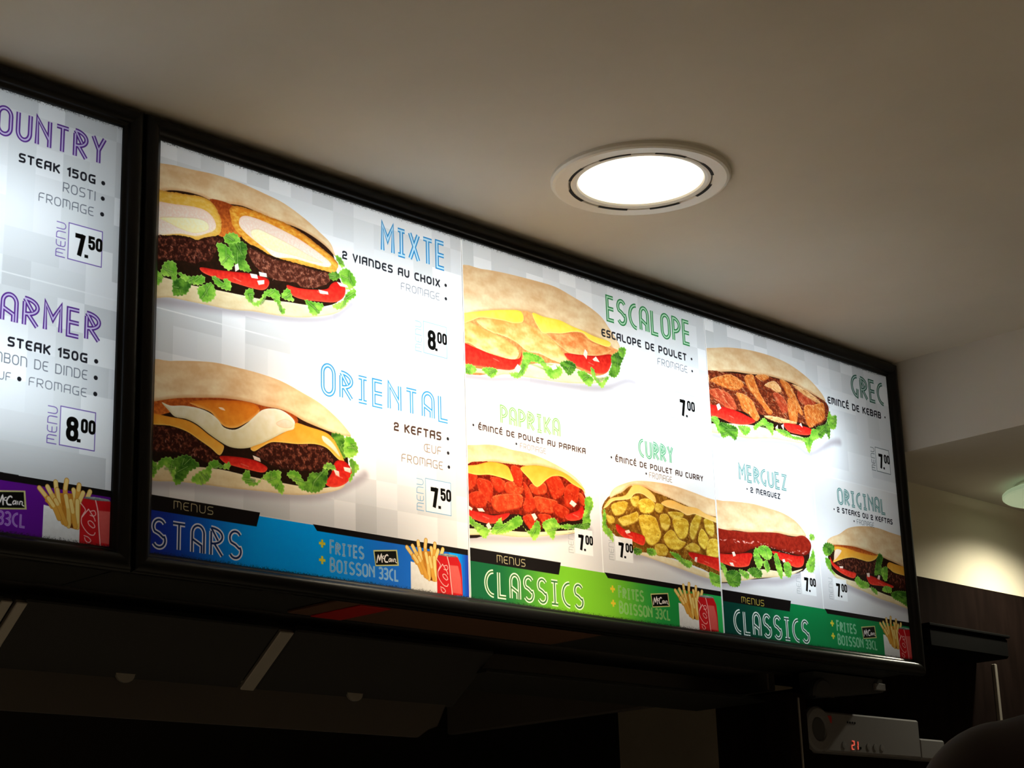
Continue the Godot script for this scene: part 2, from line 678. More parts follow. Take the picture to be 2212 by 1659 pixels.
# the outline of a pen stroke along an open line
func stroke(given: PackedVector2Array, width: float, round_caps: bool) -> PackedVector2Array:
	var p := PackedVector2Array([given[0]])
	for v in given:
		if v.distance_to(p[p.size() - 1]) > width * 0.04: p.append(v)
	if p.size() < 2: p.append(p[0] + Vector2(0.01, 0))
	var l := PackedVector2Array()
	var r := PackedVector2Array()
	var n := p.size()
	var h := width / 2.0
	for i in n:
		var d0 := (p[i] - p[i - 1]).normalized() if i > 0 else (p[1] - p[0]).normalized()
		var d1 := (p[i + 1] - p[i]).normalized() if i < n - 1 else d0
		var mid := (d0 + d1)
		mid = mid.normalized() if mid.length() > 0.05 else d0
		var nn := Vector2(-mid.y, mid.x)
		var k := h / maxf(0.45, nn.dot(Vector2(-d0.y, d0.x)))
		l.append(p[i] + nn * k)
		r.append(p[i] - nn * k)
	var o := PackedVector2Array()
	if round_caps:
		var d := (p[0] - p[1]).normalized()
		for i in range(1, 6): o.append(p[0] + d.rotated(PI / 2 - PI * i / 6.0) * h)
	o.append_array(l)
	if round_caps:
		var d := (p[n - 1] - p[n - 2]).normalized()
		for i in range(1, 6): o.append(p[n - 1] + d.rotated(PI / 2 - PI * i / 6.0) * h)
	r.reverse()
	o.append_array(r)
	return o

func pen(p: PackedVector2Array, width: float, c: Color, round_caps := true, alpha := 1.0) -> void:
	flat(stroke(p, width, round_caps), c, alpha)

# letter paths: M move, L line, Q curve, A arc (centre, radii, from, to in degrees); y down, 0 to 1
func paths(d: String) -> Array:
	var out := []
	var cur := PackedVector2Array()
	var w := d.split(" ", false)
	var i := 0
	while i < w.size():
		var op := w[i]
		if op == "M":
			if cur.size() > 1: out.append(cur)
			cur = PackedVector2Array([Vector2(w[i + 1].to_float(), w[i + 2].to_float())])
			i += 3
		elif op == "L":
			cur.append(Vector2(w[i + 1].to_float(), w[i + 2].to_float()))
			i += 3
		elif op == "Q":
			var a := cur[cur.size() - 1]
			var b := Vector2(w[i + 1].to_float(), w[i + 2].to_float())
			var c := Vector2(w[i + 3].to_float(), w[i + 4].to_float())
			for k in range(1, 7):
				var t := k / 6.0
				cur.append(a.lerp(b, t).lerp(b.lerp(c, t), t))
			i += 5
		else:
			var a0 := deg_to_rad(w[i + 5].to_float())
			var a1 := deg_to_rad(w[i + 6].to_float())
			for k in 17:
				var t := lerpf(a0, a1, k / 16.0)
				cur.append(Vector2(w[i + 1].to_float() + cos(t) * w[i + 3].to_float(), w[i + 2].to_float() + sin(t) * w[i + 4].to_float()))
			i += 7
	if cur.size() > 1: out.append(cur)
	return out

const DECO := {
	"A": [0.52, "M 0 1 L 0 .3 A .5 .3 .5 .3 180 360 L 1 1 M 0 .52 L .8 .72 L .8 1"],
	"B": [0.52, "M 0 0 L 0 1 M 0 0 A .3 .25 .55 .25 -90 90 A .3 .74 .7 .26 -90 90 L 0 1"],
	"C": [0.46, "A 1 .5 1 .5 270 90"],
	"E": [0.42, "M 1 0 L 0 0 L 0 1 L 1 1 M 0 .5 L 1 .5"],
	"F": [0.42, "M 1 0 L 0 0 L 0 1 M 0 .46 L 1 .46"],
	"G": [0.5, "A 1 .5 1 .5 270 100 L .95 .62"],
	"I": [0.4, "M 0 .02 L 1 .02 M .5 0 L .5 1 M 0 .98 L 1 .98"],
	"K": [0.5, "M 0 0 L 0 1 M 1 0 L .12 .55 L 1 1"],
	"L": [0.42, "M 0 0 L 0 1 L 1 1"],
	"M": [0.6, "M 0 1 L 0 0 L .5 .55 L 1 0 L 1 1"],
	"N": [0.54, "M 0 1 L 0 0 L 1 .72 M 1 0 L 1 1"],
	"O": [0.54, "M 0 .4 L 0 .28 A .5 .28 .5 .28 180 360 L 1 .72 A .5 .72 .5 .28 0 180 L 0 .36"],
	"P": [0.46, "M 0 1 L 0 0 L .1 0 A .1 .3 .9 .3 -90 90 L 0 .6"],
	"R": [0.5, "M 0 .12 L 0 1 M 0 0 A .05 .29 .95 .29 -90 90 M 0 0 L .62 .45 M .3 .58 L 1 1"],
	"S": [0.54, "A .5 .26 .46 .26 330 140 L .5 .5 L .82 .62 A .5 .74 .48 .26 -30 150"],
	"T": [0.52, "M 0 .05 L 1 .05 M .5 .02 L .5 1"],
	"U": [0.52, "M 0 0 L 0 .7 A .5 .7 .5 .3 180 0 L 1 0"],
	"X": [0.5, "M 0 0 L 1 1 M 1 0 L 0 1"],
	"Y": [0.52, "M 0 0 L .5 .5 L 1 0 M .5 .45 L .5 1"],
	"Z": [0.46, "M 0 .03 L 1 .03 L .08 .97 L 1 .97"],
	"3": [0.4, "A .4 .25 .6 .25 -150 90 A .4 .75 .6 .25 -90 150"],
}
const TECH := {
	"A": [0.58, "M 0 1 L 0 .3 Q 0 0 .35 0 L 1 0 L 1 1 M 0 .56 L 1 .56"],
	"B": [0.56, "M 0 0 L .65 0 Q .95 0 .95 .24 Q .95 .48 .65 .48 L 0 .48 M .65 .48 Q 1 .48 1 .74 Q 1 1 .65 1 L 0 1 L 0 0"],
	"C": [0.52, "M 1 0 L .45 0 Q 0 0 0 .35 L 0 .65 Q 0 1 .45 1 L 1 1"],
	"D": [0.6, "M 0 1 L 0 0 L .5 0 Q 1 0 1 .45 L 1 .55 Q 1 1 .5 1 L 0 1"],
	"E": [0.5, "M 1 0 L .5 0 Q 0 0 0 .35 L 0 .65 Q 0 1 .5 1 L 1 1 M 0 .5 L .85 .5"],
	"É": [0.5, "M 1 0 L .5 0 Q 0 0 0 .35 L 0 .65 Q 0 1 .5 1 L 1 1 M 0 .5 L .85 .5 M .35 -.22 L .75 -.42"],
	"F": [0.5, "M 1 0 L .5 0 Q 0 0 0 .35 L 0 1 M 0 .52 L .85 .52"],
	"G": [0.58, "M 1 0 L .45 0 Q 0 0 0 .35 L 0 .65 Q 0 1 .45 1 L 1 1 L 1 .55 L .6 .55"],
	"H": [0.56, "M 0 0 L 0 1 M 1 0 L 1 1 M 0 .5 L 1 .5"],
	"I": [0.02, "M .5 0 L .5 1"],
	"K": [0.54, "M 0 0 L 0 1 M 1 0 L .1 .52 M .3 .45 L 1 1"],
	"L": [0.5, "M 0 0 L 0 .65 Q 0 1 .5 1 L 1 1"],
	"M": [0.7, "M 0 1 L 0 0 L .65 0 Q 1 0 1 .35 L 1 1 M .5 0 L .5 .75"],
	"N": [0.58, "M 0 1 L 0 0 L .5 0 Q 1 0 1 .4 L 1 1"],
	"O": [0.6, "M 0 .5 L 0 .4 Q 0 0 .5 0 Q 1 0 1 .4 L 1 .6 Q 1 1 .5 1 Q 0 1 0 .6 L 0 .45"],
	"Œ": [0.8, "M .5 0 Q 0 0 0 .4 L 0 .6 Q 0 1 .5 1 L 1 1 M .5 0 L 1 0 M .5 0 L .5 1 M .5 .5 L .95 .5"],
	"P": [0.55, "M 0 1 L 0 0 L .6 0 Q 1 0 1 .3 Q 1 .6 .6 .6 L 0 .6"],
	"R": [0.56, "M 0 1 L 0 0 L .6 0 Q 1 0 1 .28 Q 1 .56 .6 .56 L 0 .56 M .45 .56 L 1 1"],
	"S": [0.52, "M 1 0 L .4 0 Q 0 0 0 .25 Q 0 .5 .4 .5 L .6 .5 Q 1 .5 1 .75 Q 1 1 .6 1 L 0 1"],
	"T": [0.54, "M 0 0 L 1 0 M .5 0 L .5 1"],
	"U": [0.56, "M 0 0 L 0 .6 Q 0 1 .5 1 Q 1 1 1 .6 L 1 0"],
	"V": [0.56, "M 0 0 L .5 1 L 1 0"],
	"X": [0.52, "M 0 0 L 1 1 M 1 0 L 0 1"],
	"Y": [0.52, "M 0 0 L .5 .5 L 1 0 M .5 .5 L .5 1"],
	"Z": [0.52, "M 0 0 L 1 0 L 0 1 L 1 1"],
	"0": [0.54, "M 0 .5 L 0 .4 Q 0 0 .5 0 Q 1 0 1 .4 L 1 .6 Q 1 1 .5 1 Q 0 1 0 .6 L 0 .45"],
	"1": [0.2, "M 0 .15 L 1 0 L 1 1"],
	"2": [0.5, "M 0 .2 Q 0 0 .4 0 L .6 0 Q 1 0 1 .25 Q 1 .5 .6 .5 L .4 .5 Q 0 .5 0 .8 L 0 1 L 1 1"],
	"5": [0.5, "M 1 0 L 0 0 L 0 .42 L .6 .42 Q 1 .42 1 .7 Q 1 1 .6 1 L 0 1"],
}
const HEAVY := {
	"7": "M 0 .12 L .78 .12 M .82 .02 L .42 1",
	"8": "M .5 .46 Q .14 .46 .14 .3 Q .14 .1 .5 .1 Q .86 .1 .86 .3 Q .86 .46 .5 .46 Q .12 .5 .12 .7 Q .12 .92 .5 .92 Q .88 .92 .88 .7 Q .88 .5 .5 .46",
	"5": "M .95 .1 L .16 .1 L .16 .45 L .55 .4 Q .86 .4 .86 .65 Q .86 .92 .5 .92 Q .15 .92 .15 .66",
	"0": "M .16 .5 L .16 .3 Q .16 .1 .5 .1 Q .84 .1 .84 .3 L .84 .7 Q .84 .9 .5 .9 Q .16 .9 .16 .7 L .16 .45",
}

# lettering between x0 and x1, cap height y0 to y1
func write(font: Dictionary, s: String, r: Array, pens: Array, gap: float, round_caps: bool, first := 1.0) -> void:
	var h: float = r[3] - r[1]
	var sw: float = pens[0][0] * h
	var total := 0.0
	for i in s.length():
		var g := s[i]
		total += (0.42 if g == " " else font[g][0] + pens[0][0])
		if i < s.length() - 1: total += gap
	var k: float = (r[2] - r[0]) / (total * h)
	var pen_x: float = r[0]
	for pass_ in 1:
		for i in s.length():
			var g := s[i]
			if g == " ":
				pen_x += (0.42 + gap) * h * k
				continue
			var gw: float = font[g][0] * h * k
			var big := first if i == 0 else 1.0
			var top: float = r[3] - h * big
			for q in pens:
				for line in paths(font[g][1]):
					var p := PackedVector2Array()
					for v in line:
						p.append(Vector2(pen_x + sw * 0.5 * k + v.x * gw, top + sw * 0.5 + v.y * (h * big - sw)))
					pen(p, q[0] * h, q[1], round_caps, q[2])
			pen_x += (font[g][0] + pens[0][0] + gap) * h * k

func price(s: String, r: Array, border: Color, with_border: bool, side: Color, side_alpha: float) -> void:
	var w: float = r[2] - r[0]
	var h: float = r[3] - r[1]
	var o := Vector2(r[0], r[1])
	flat(points([o.x, o.y, o.x + w, o.y, o.x + w, o.y + h, o.x, o.y + h]), Color(0.985, 0.985, 0.985), 0.9)
	if with_border:
		pen(points([o.x, o.y, o.x + w, o.y, o.x + w, o.y + h, o.x, o.y + h, o.x, o.y, o.x + 1, o.y]), 1.0, border, false)
	var ink := Color(0.03, 0.028, 0.025)
	for spec in [[s[0], 0.2, 0.22, 0.30, 0.62, 0.125], [s[2], 0.6, 0.215, 0.185, 0.37, 0.075], [s[3], 0.82, 0.215, 0.185, 0.37, 0.075]]:
		for line in paths(HEAVY[spec[0]]):
			var p := PackedVector2Array()
			for v in line: p.append(o + Vector2((spec[1] + v.x * spec[3]) * w, (spec[2] + v.y * spec[4]) * h))
			pen(p, spec[5] * w, ink, false)
	flat(points([o.x + 0.49 * w, o.y + 0.765 * h, o.x + 0.595 * w, o.y + 0.765 * h, o.x + 0.595 * w, o.y + 0.85 * h, o.x + 0.49 * w, o.y + 0.85 * h]), ink)
	# MENU, set upwards beside the box
	var lh := w * 0.26
	var x1 := o.x - w * 0.09
	var y := o.y + h
	for g in "MENU":
		var gl: float = TECH[g][0] / 0.6 * h * 0.185
		for line in paths(TECH[g][1]):
			var p := PackedVector2Array()
			for v in line: p.append(Vector2(x1 - lh + v.y * lh, y - v.x * gl))
			pen(p, 0.95, side, true, side_alpha)
		y -= gl + h * 0.075

func style(called: String) -> Dictionary:
	var d := {"a": Color.WHITE, "b": Color.WHITE, "kind": 0, "amp": 0.35, "fq": 0.35, "rim": 0.0, "up": Color.WHITE, "ua": 0.0, "low": Color.BLACK, "la": 0.0, "rough": 0.0, "soft": true}
	match called:
		"bunt": d.merge({"a": srgb(226, 182, 132), "b": srgb(250, 228, 186), "kind": 2, "amp": 0.55, "fq": 0.13, "rim": 5.0, "up": srgb(228, 180, 130), "ua": 0.5, "low": srgb(196, 120, 62), "la": 0.55}, true)
		"bunb": d.merge({"a": srgb(250, 236, 196), "b": srgb(228, 202, 150), "kind": 2, "amp": 0.4, "fq": 0.2, "rim": 3.0, "up": srgb(250, 240, 205), "ua": 0.4, "low": srgb(205, 165, 110), "la": 0.5}, true)
		"dark": d.merge({"a": srgb(52, 26, 16), "b": srgb(30, 18, 10), "amp": 0.6, "fq": 0.4}, true)
		"sauce": d.merge({"a": srgb(150, 60, 22), "b": srgb(226, 122, 44), "amp": 0.5, "fq": 0.5}, true)
		"sauceo": d.merge({"a": srgb(240, 170, 100), "b": srgb(226, 120, 62), "amp": 0.6, "fq": 0.4}, true)
		"crust": d.merge({"a": srgb(222, 132, 34), "b": srgb(246, 190, 80), "kind": 2, "amp": 0.9, "fq": 0.5, "rim": 4.0, "up": srgb(150, 74, 20), "ua": 0.65, "low": srgb(222, 140, 48), "la": 0.5, "rough": 0.45}, true)
		"crustl": d.merge({"a": srgb(232, 178, 66), "b": srgb(240, 196, 110), "kind": 2, "amp": 0.9, "fq": 0.5, "rim": 4.0, "up": srgb(196, 120, 36), "ua": 0.65, "low": srgb(226, 160, 60), "la": 0.55, "rough": 0.5}, true)
		"chick": d.merge({"a": srgb(246, 212, 190), "b": srgb(250, 232, 214), "amp": 0.9, "fq": 0.7, "rim": 2.5, "up": srgb(236, 176, 150), "ua": 0.5, "low": srgb(248, 214, 150), "la": 0.5}, true)
		"cream": d.merge({"a": srgb(252, 244, 204), "b": srgb(254, 238, 176), "amp": 0.8, "fq": 0.6, "rim": 2.0, "up": srgb(226, 160, 140), "ua": 0.6, "low": srgb(240, 206, 140), "la": 0.5}, true)
		"meat": d.merge({"a": srgb(48, 18, 12), "b": srgb(176, 98, 70), "kind": 1, "amp": 0.95, "fq": 0.6, "rim": 3.5, "up": srgb(36, 16, 10), "ua": 0.7, "low": srgb(40, 18, 12), "la": 0.6, "rough": 0.5}, true)
		"meatl": d.merge({"a": srgb(70, 30, 20), "b": srgb(196, 124, 94), "kind": 1, "amp": 0.85, "fq": 0.6, "rim": 3.0, "up": srgb(60, 26, 16), "ua": 0.7, "low": srgb(110, 60, 40), "la": 0.4, "rough": 0.55}, true)
		"tom": d.merge({"a": srgb(196, 26, 22), "b": srgb(240, 62, 42), "amp": 0.5, "fq": 0.35, "rim": 2.6, "up": srgb(150, 18, 16), "ua": 0.55, "low": srgb(250, 120, 84), "la": 0.5}, true)
		"leaf": d.merge({"a": srgb(92, 158, 40), "b": srgb(166, 214, 82), "kind": 2, "amp": 0.9, "fq": 0.2, "rim": 1.5, "up": srgb(190, 226, 130), "ua": 0.8, "low": srgb(206, 236, 128), "la": 0.7}, true)
		"leafd": d.merge({"a": srgb(46, 92, 26), "b": srgb(122, 176, 56), "kind": 2, "amp": 0.9, "fq": 0.22, "rim": 1.5, "up": srgb(160, 206, 100), "ua": 0.8, "low": srgb(150, 196, 84), "la": 0.6}, true)
		"onion": d.merge({"a": srgb(252, 236, 220), "b": srgb(238, 200, 180), "rim": 0.8, "up": srgb(255, 250, 244), "ua": 0.5, "low": srgb(226, 170, 150), "la": 0.5, "soft": false}, true)
		"yolk": d.merge({"a": srgb(214, 112, 26), "b": srgb(246, 158, 52), "amp": 0.3, "fq": 0.2, "rim": 4.0, "up": srgb(190, 84, 22), "ua": 0.5, "low": srgb(250, 196, 120), "la": 0.7}, true)
		"egg": d.merge({"a": srgb(246, 238, 214), "b": srgb(232, 218, 170), "amp": 0.5, "fq": 0.15, "rim": 3.5, "up": srgb(252, 250, 240), "ua": 0.5, "low": srgb(206, 190, 140), "la": 0.6}, true)
		"cheese": d.merge({"a": srgb(240, 160, 48), "b": srgb(250, 190, 80), "amp": 0.4, "fq": 0.15, "rim": 2.2, "up": srgb(222, 134, 36), "ua": 0.4, "low": srgb(255, 214, 120), "la": 0.75, "soft": true}, true)
		"cheesey": d.merge({"a": srgb(250, 214, 66), "b": srgb(255, 236, 110), "amp": 0.4, "fq": 0.15, "rim": 2.2, "up": srgb(236, 190, 60), "ua": 0.4, "low": srgb(255, 246, 160), "la": 0.7}, true)
		"cheesep": d.merge({"a": srgb(246, 186, 92), "b": srgb(252, 206, 124), "amp": 0.4, "fq": 0.2, "rim": 2.0, "up": srgb(226, 160, 70), "ua": 0.4, "low": srgb(255, 226, 160), "la": 0.7}, true)
		"gloss": d.merge({"a": srgb(250, 226, 206), "b": srgb(246, 206, 170), "rim": 1.5, "up": srgb(246, 190, 130), "ua": 0.6, "low": srgb(246, 190, 130), "la": 0.6}, true)
		"chickg": d.merge({"a": srgb(232, 156, 76), "b": srgb(252, 218, 146), "kind": 2, "amp": 0.8, "fq": 0.14, "rim": 3.5, "up": srgb(222, 138, 66), "ua": 0.5, "low": srgb(252, 226, 160), "la": 0.5, "rough": 0.3}, true)
		"chicko": d.merge({"a": srgb(222, 120, 58), "b": srgb(248, 190, 120), "kind": 2, "amp": 0.8, "fq": 0.18, "rim": 3.0, "up": srgb(196, 92, 40), "ua": 0.5, "low": srgb(250, 206, 150), "la": 0.5, "rough": 0.3}, true)
		"kebr": d.merge({"a": srgb(96, 34, 18), "b": srgb(200, 96, 52), "kind": 1, "amp": 0.9, "fq": 0.6, "rough": 0.6}, true)
		"kebo": d.merge({"a": srgb(206, 104, 40), "b": srgb(250, 184, 104), "kind": 1, "amp": 0.8, "fq": 0.4, "rim": 2.2, "up": srgb(255, 214, 150), "ua": 0.5, "low": srgb(140, 58, 24), "la": 0.75, "rough": 0.6}, true)
		"kebd": d.merge({"a": srgb(170, 60, 34), "b": srgb(232, 122, 76), "kind": 1, "amp": 0.8, "fq": 0.4, "rim": 2.2, "up": srgb(244, 160, 110), "ua": 0.5, "low": srgb(110, 40, 22), "la": 0.75, "rough": 0.6}, true)
		"kebl": d.merge({"a": srgb(226, 160, 96), "b": srgb(252, 216, 160), "kind": 1, "amp": 0.7, "fq": 0.4, "rim": 2.0, "up": srgb(255, 236, 196), "ua": 0.5, "low": srgb(170, 90, 50), "la": 0.7, "rough": 0.5}, true)
		"papd": d.merge({"a": srgb(96, 18, 8), "b": srgb(186, 52, 26), "kind": 1, "amp": 0.7, "fq": 0.5, "rough": 0.4}, true)
		"pap": d.merge({"a": srgb(176, 40, 18), "b": srgb(228, 84, 44), "kind": 1, "amp": 0.8, "fq": 0.4, "rim": 2.2, "up": srgb(240, 120, 76), "ua": 0.45, "low": srgb(104, 20, 8), "la": 0.75, "rough": 0.4}, true)
		"papl": d.merge({"a": srgb(190, 54, 24), "b": srgb(240, 112, 62), "kind": 1, "amp": 0.8, "fq": 0.4, "rim": 2.2, "up": srgb(248, 150, 100), "ua": 0.5, "low": srgb(120, 26, 10), "la": 0.7, "rough": 0.4}, true)
		"curd": d.merge({"a": srgb(110, 66, 16), "b": srgb(190, 136, 50), "kind": 1, "amp": 0.7, "fq": 0.4, "rough": 0.4}, true)
		"cur": d.merge({"a": srgb(190, 148, 34), "b": srgb(232, 204, 96), "kind": 2, "amp": 0.9, "fq": 0.3, "rim": 2.4, "up": srgb(244, 222, 130), "ua": 0.4, "low": srgb(136, 86, 18), "la": 0.75, "rough": 0.3}, true)
		"curl": d.merge({"a": srgb(206, 160, 40), "b": srgb(246, 218, 90), "kind": 2, "amp": 0.9, "fq": 0.3, "rim": 2.4, "up": srgb(250, 232, 140), "ua": 0.45, "low": srgb(150, 98, 20), "la": 0.75, "rough": 0.3}, true)
		"saus": d.merge({"a": srgb(120, 24, 14), "b": srgb(176, 50, 32), "kind": 1, "amp": 0.5, "fq": 0.5, "rim": 5.0, "up": srgb(150, 44, 28), "ua": 0.5, "low": srgb(84, 14, 8), "la": 0.7}, true)
		"boxw": d.merge({"a": srgb(246, 244, 240), "b": srgb(220, 214, 206), "amp": 0.2, "soft": false}, true)
		"friem": d.merge({"a": srgb(214, 144, 46), "b": srgb(168, 96, 24), "kind": 1, "amp": 0.4, "fq": 0.4}, true)
		"gap": d.merge({"a": srgb(96, 44, 10), "b": srgb(110, 54, 12), "soft": false}, true)
		"can": d.merge({"a": srgb(196, 24, 30), "b": srgb(206, 30, 34), "amp": 0.1, "rim": 2.0, "up": srgb(214, 60, 60), "ua": 0.3, "low": srgb(146, 14, 20), "la": 0.5, "soft": false}, true)
		"canlid": d.merge({"a": srgb(190, 196, 190), "b": srgb(70, 84, 76), "soft": false}, true)
		"canlight": d.merge({"a": srgb(222, 96, 88), "b": srgb(214, 82, 76), "amp": 0.2, "rim": 1.6, "up": srgb(206, 60, 58), "ua": 0.5, "low": srgb(206, 60, 58), "la": 0.5, "soft": false}, true)
		"mcb": d.merge({"a": srgb(206, 200, 130), "b": srgb(196, 192, 120), "soft": false}, true)
		"mck": d.merge({"a": srgb(12, 12, 10), "b": srgb(12, 12, 10), "soft": false}, true)
	return d

func draw_food(list: Array, rng: RandomNumberGenerator, dx := 0.0, dy := 0.0) -> void:
	for it in list:
		var p := points(it[1], dx, dy)
		if it[0] == "shade":
			brush(smooth(p, false), 11.0, srgb(176, 166, 172), 0.75)
			continue
		var d := style(it[0])
		if d.soft: p = smooth(p)
		if d.rough > 0.0: p = rough_up(p, d.rough, rng)
		if it[0].begins_with("leaf"): p = ruffle(p, rng)
		dish(p, d)
		if it[0] == "dark":   # down to the lower bun
			for v in p.size(): p[v] += Vector2(0, 4.0)
			dish(p, d)
		if it[0] == "saus":
			var lo := p[0]
			var hi := p[0]
			for v in p:
				lo = lo.min(v)
				hi = hi.max(v)
			for k in 60:
				var t := rng.randf()
				var q := Vector2(lerpf(lo.x, hi.x - 8.0, t), lerpf(lo.y, hi.y, 0.52 + 0.05 * sin(t * 11.0)) + rng.randfn(0.0, 1.8))
				brush(PackedVector2Array([q, q + Vector2(rng.randf_range(1, 5), rng.randf_range(-1.5, 1.5))]), rng.randf_range(0.8, 1.5), srgb(250, 190, 178), rng.randf_range(0.35, 0.85))
			for k in 90:
				var q := Vector2(rng.randf_range(lo.x, hi.x), rng.randf_range(lo.y, hi.y))
				if Geometry2D.is_point_in_polygon(q, p):
					brush(PackedVector2Array([q, q + Vector2(rng.randf_range(-3, 3), rng.randf_range(-1, 3))]), 1.0, srgb(90, 14, 8), 0.4)
		elif it[0].begins_with("keb") or it[0].begins_with("pap") or it[0].begins_with("cur"):
			var lo := p[0]
			var hi := p[0]
			for v in p:
				lo = lo.min(v)
				hi = hi.max(v)
			var along := (hi - lo).normalized() if it[0].begins_with("keb") else Vector2.ZERO
			var tones: Array = {"k": [srgb(255, 226, 170), srgb(110, 40, 14)], "p": [srgb(250, 150, 96), srgb(120, 20, 6)], "c": [srgb(252, 236, 150), srgb(128, 78, 14)]}[it[0][0]]
			for k in int((hi.x - lo.x) * (hi.y - lo.y) * 0.035) + 3:
				var q := Vector2(rng.randf_range(lo.x, hi.x), rng.randf_range(lo.y, hi.y))
				if Geometry2D.is_point_in_polygon(q, p):
					var v := along * rng.randf_range(2, 8) + Vector2(rng.randf_range(-1.5, 1.5), rng.randf_range(-1.5, 1.5))
					brush(PackedVector2Array([q, q + v * 0.5 + Vector2(0.4, 0), q + v]), rng.randf_range(0.6, 1.3), tones[k % 2], rng.randf_range(0.2, 0.5))
		elif it[0] == "meat" or it[0] == "meatl":
			var lo := p[0]
			var hi := p[0]
			for v in p:
				lo = lo.min(v)
				hi = hi.max(v)
			for k in int((hi.x - lo.x) * 0.35):
				var q := Vector2(rng.randf_range(lo.x, hi.x), rng.randf_range(lo.y, hi.y))
				if Geometry2D.is_point_in_polygon(q, p):
					brush(PackedVector2Array([q, q + Vector2(rng.randf_range(-2, 2), rng.randf_range(0.5, 3))]), rng.randf_range(0.6, 1.1), srgb(226, 170, 150), rng.randf_range(0.2, 0.6))
		elif it[0] == "tom":
			var c := Vector2.ZERO
			for v in p: c += v
			c /= p.size()
			brush(PackedVector2Array([c + Vector2(-6, 0.5), c + Vector2(5, 2.5)]), 1.3, srgb(255, 176, 150), 0.45)
		elif it[0] == "leaf" or it[0] == "leafd":
			var c := Vector2.ZERO
			for v in p: c += v
			c /= p.size()
			var lightv := srgb(214, 238, 150)
			for k in 3:
				var v := p[rng.randi() % p.size()]
				var w := p[rng.randi() % p.size()]
				brush(PackedVector2Array([c.lerp(w, 0.35), c.lerp(w, 0.25).lerp(v, 0.4), c.lerp(v, 0.8)]), 2.6, srgb(36, 80, 18), 0.42)
				brush(PackedVector2Array([c.lerp(w, 0.3), c.lerp(v, 0.8)]), 0.7, lightv, 0.55)

func draw_aux(list: Array, dx: float, dy: float, rng: RandomNumberGenerator) -> void:
	for it in list:
		var p := points(it[3], dx, dy)
		if it[0] == "poly":
			var d := style(it[1])
			if d.soft: p = smooth(p)
			dish(p, d)
		elif it[0] == "fry":
			var c0 := srgb(222, 160, 62) if it[1] == "a" else srgb(232, 190, 100)
			p = smooth(p, false)
			pen(p, 6.0, srgb(186, 116, 36), true)
			pen(p, 5.2, c0, true)
			var tip := PackedVector2Array([p[p.size() - 4], p[p.size() - 1]])
			pen(tip, 4.2, srgb(244, 216, 136), true, 0.8)
		else:
			var c := srgb(246, 236, 230) if it[1] == "mcw" else srgb(246, 190, 180)
			pen(smooth(p, false), it[2], c, true)

func ink(called: String) -> Array:
	# pens: [width as a share of the cap height, colour, alpha]
	match called:
		"purple": return [[0.15, srgb(92, 44, 140), 1.0], [0.055, srgb(214, 200, 236), 1.0]]
		"blue": return [[0.15, srgb(38, 142, 206), 1.0], [0.065, srgb(196, 234, 255), 1.0]]
		"green": return [[0.15, srgb(44, 134, 70), 1.0], [0.055, srgb(190, 230, 196), 1.0]]
		"green2": return [[0.15, srgb(40, 146, 92), 1.0], [0.06, srgb(200, 240, 210), 1.0]]
		"lime": return [[0.15, srgb(100, 184, 64), 1.0], [0.07, srgb(226, 250, 200), 1.0]]
		"dgreen": return [[0.15, srgb(40, 92, 74), 1.0], [0.055, srgb(186, 206, 198), 1.0]]
		"teal": return [[0.15, srgb(62, 122, 118), 1.0], [0.06, srgb(200, 222, 220), 1.0]]
		"wblue": return [[0.155, srgb(232, 232, 244), 1.0], [0.06, srgb(14, 40, 96), 1.0]]
		"wgreen": return [[0.155, srgb(226, 238, 212), 1.0], [0.06, srgb(52, 104, 50), 1.0]]
		"wgreen2": return [[0.155, srgb(246, 250, 246), 1.0], [0.055, srgb(24, 70, 54), 1.0]]
	var c: Color = {"black": srgb(34, 34, 40), "grey": srgb(112, 116, 124), "lgrey": srgb(132, 134, 140), "brown": srgb(66, 46, 38), "tan": srgb(132, 112, 96), "khaki": srgb(196, 184, 140), "gold": srgb(226, 200, 84)}[called]
	return [[0.17, c, 1.0]]

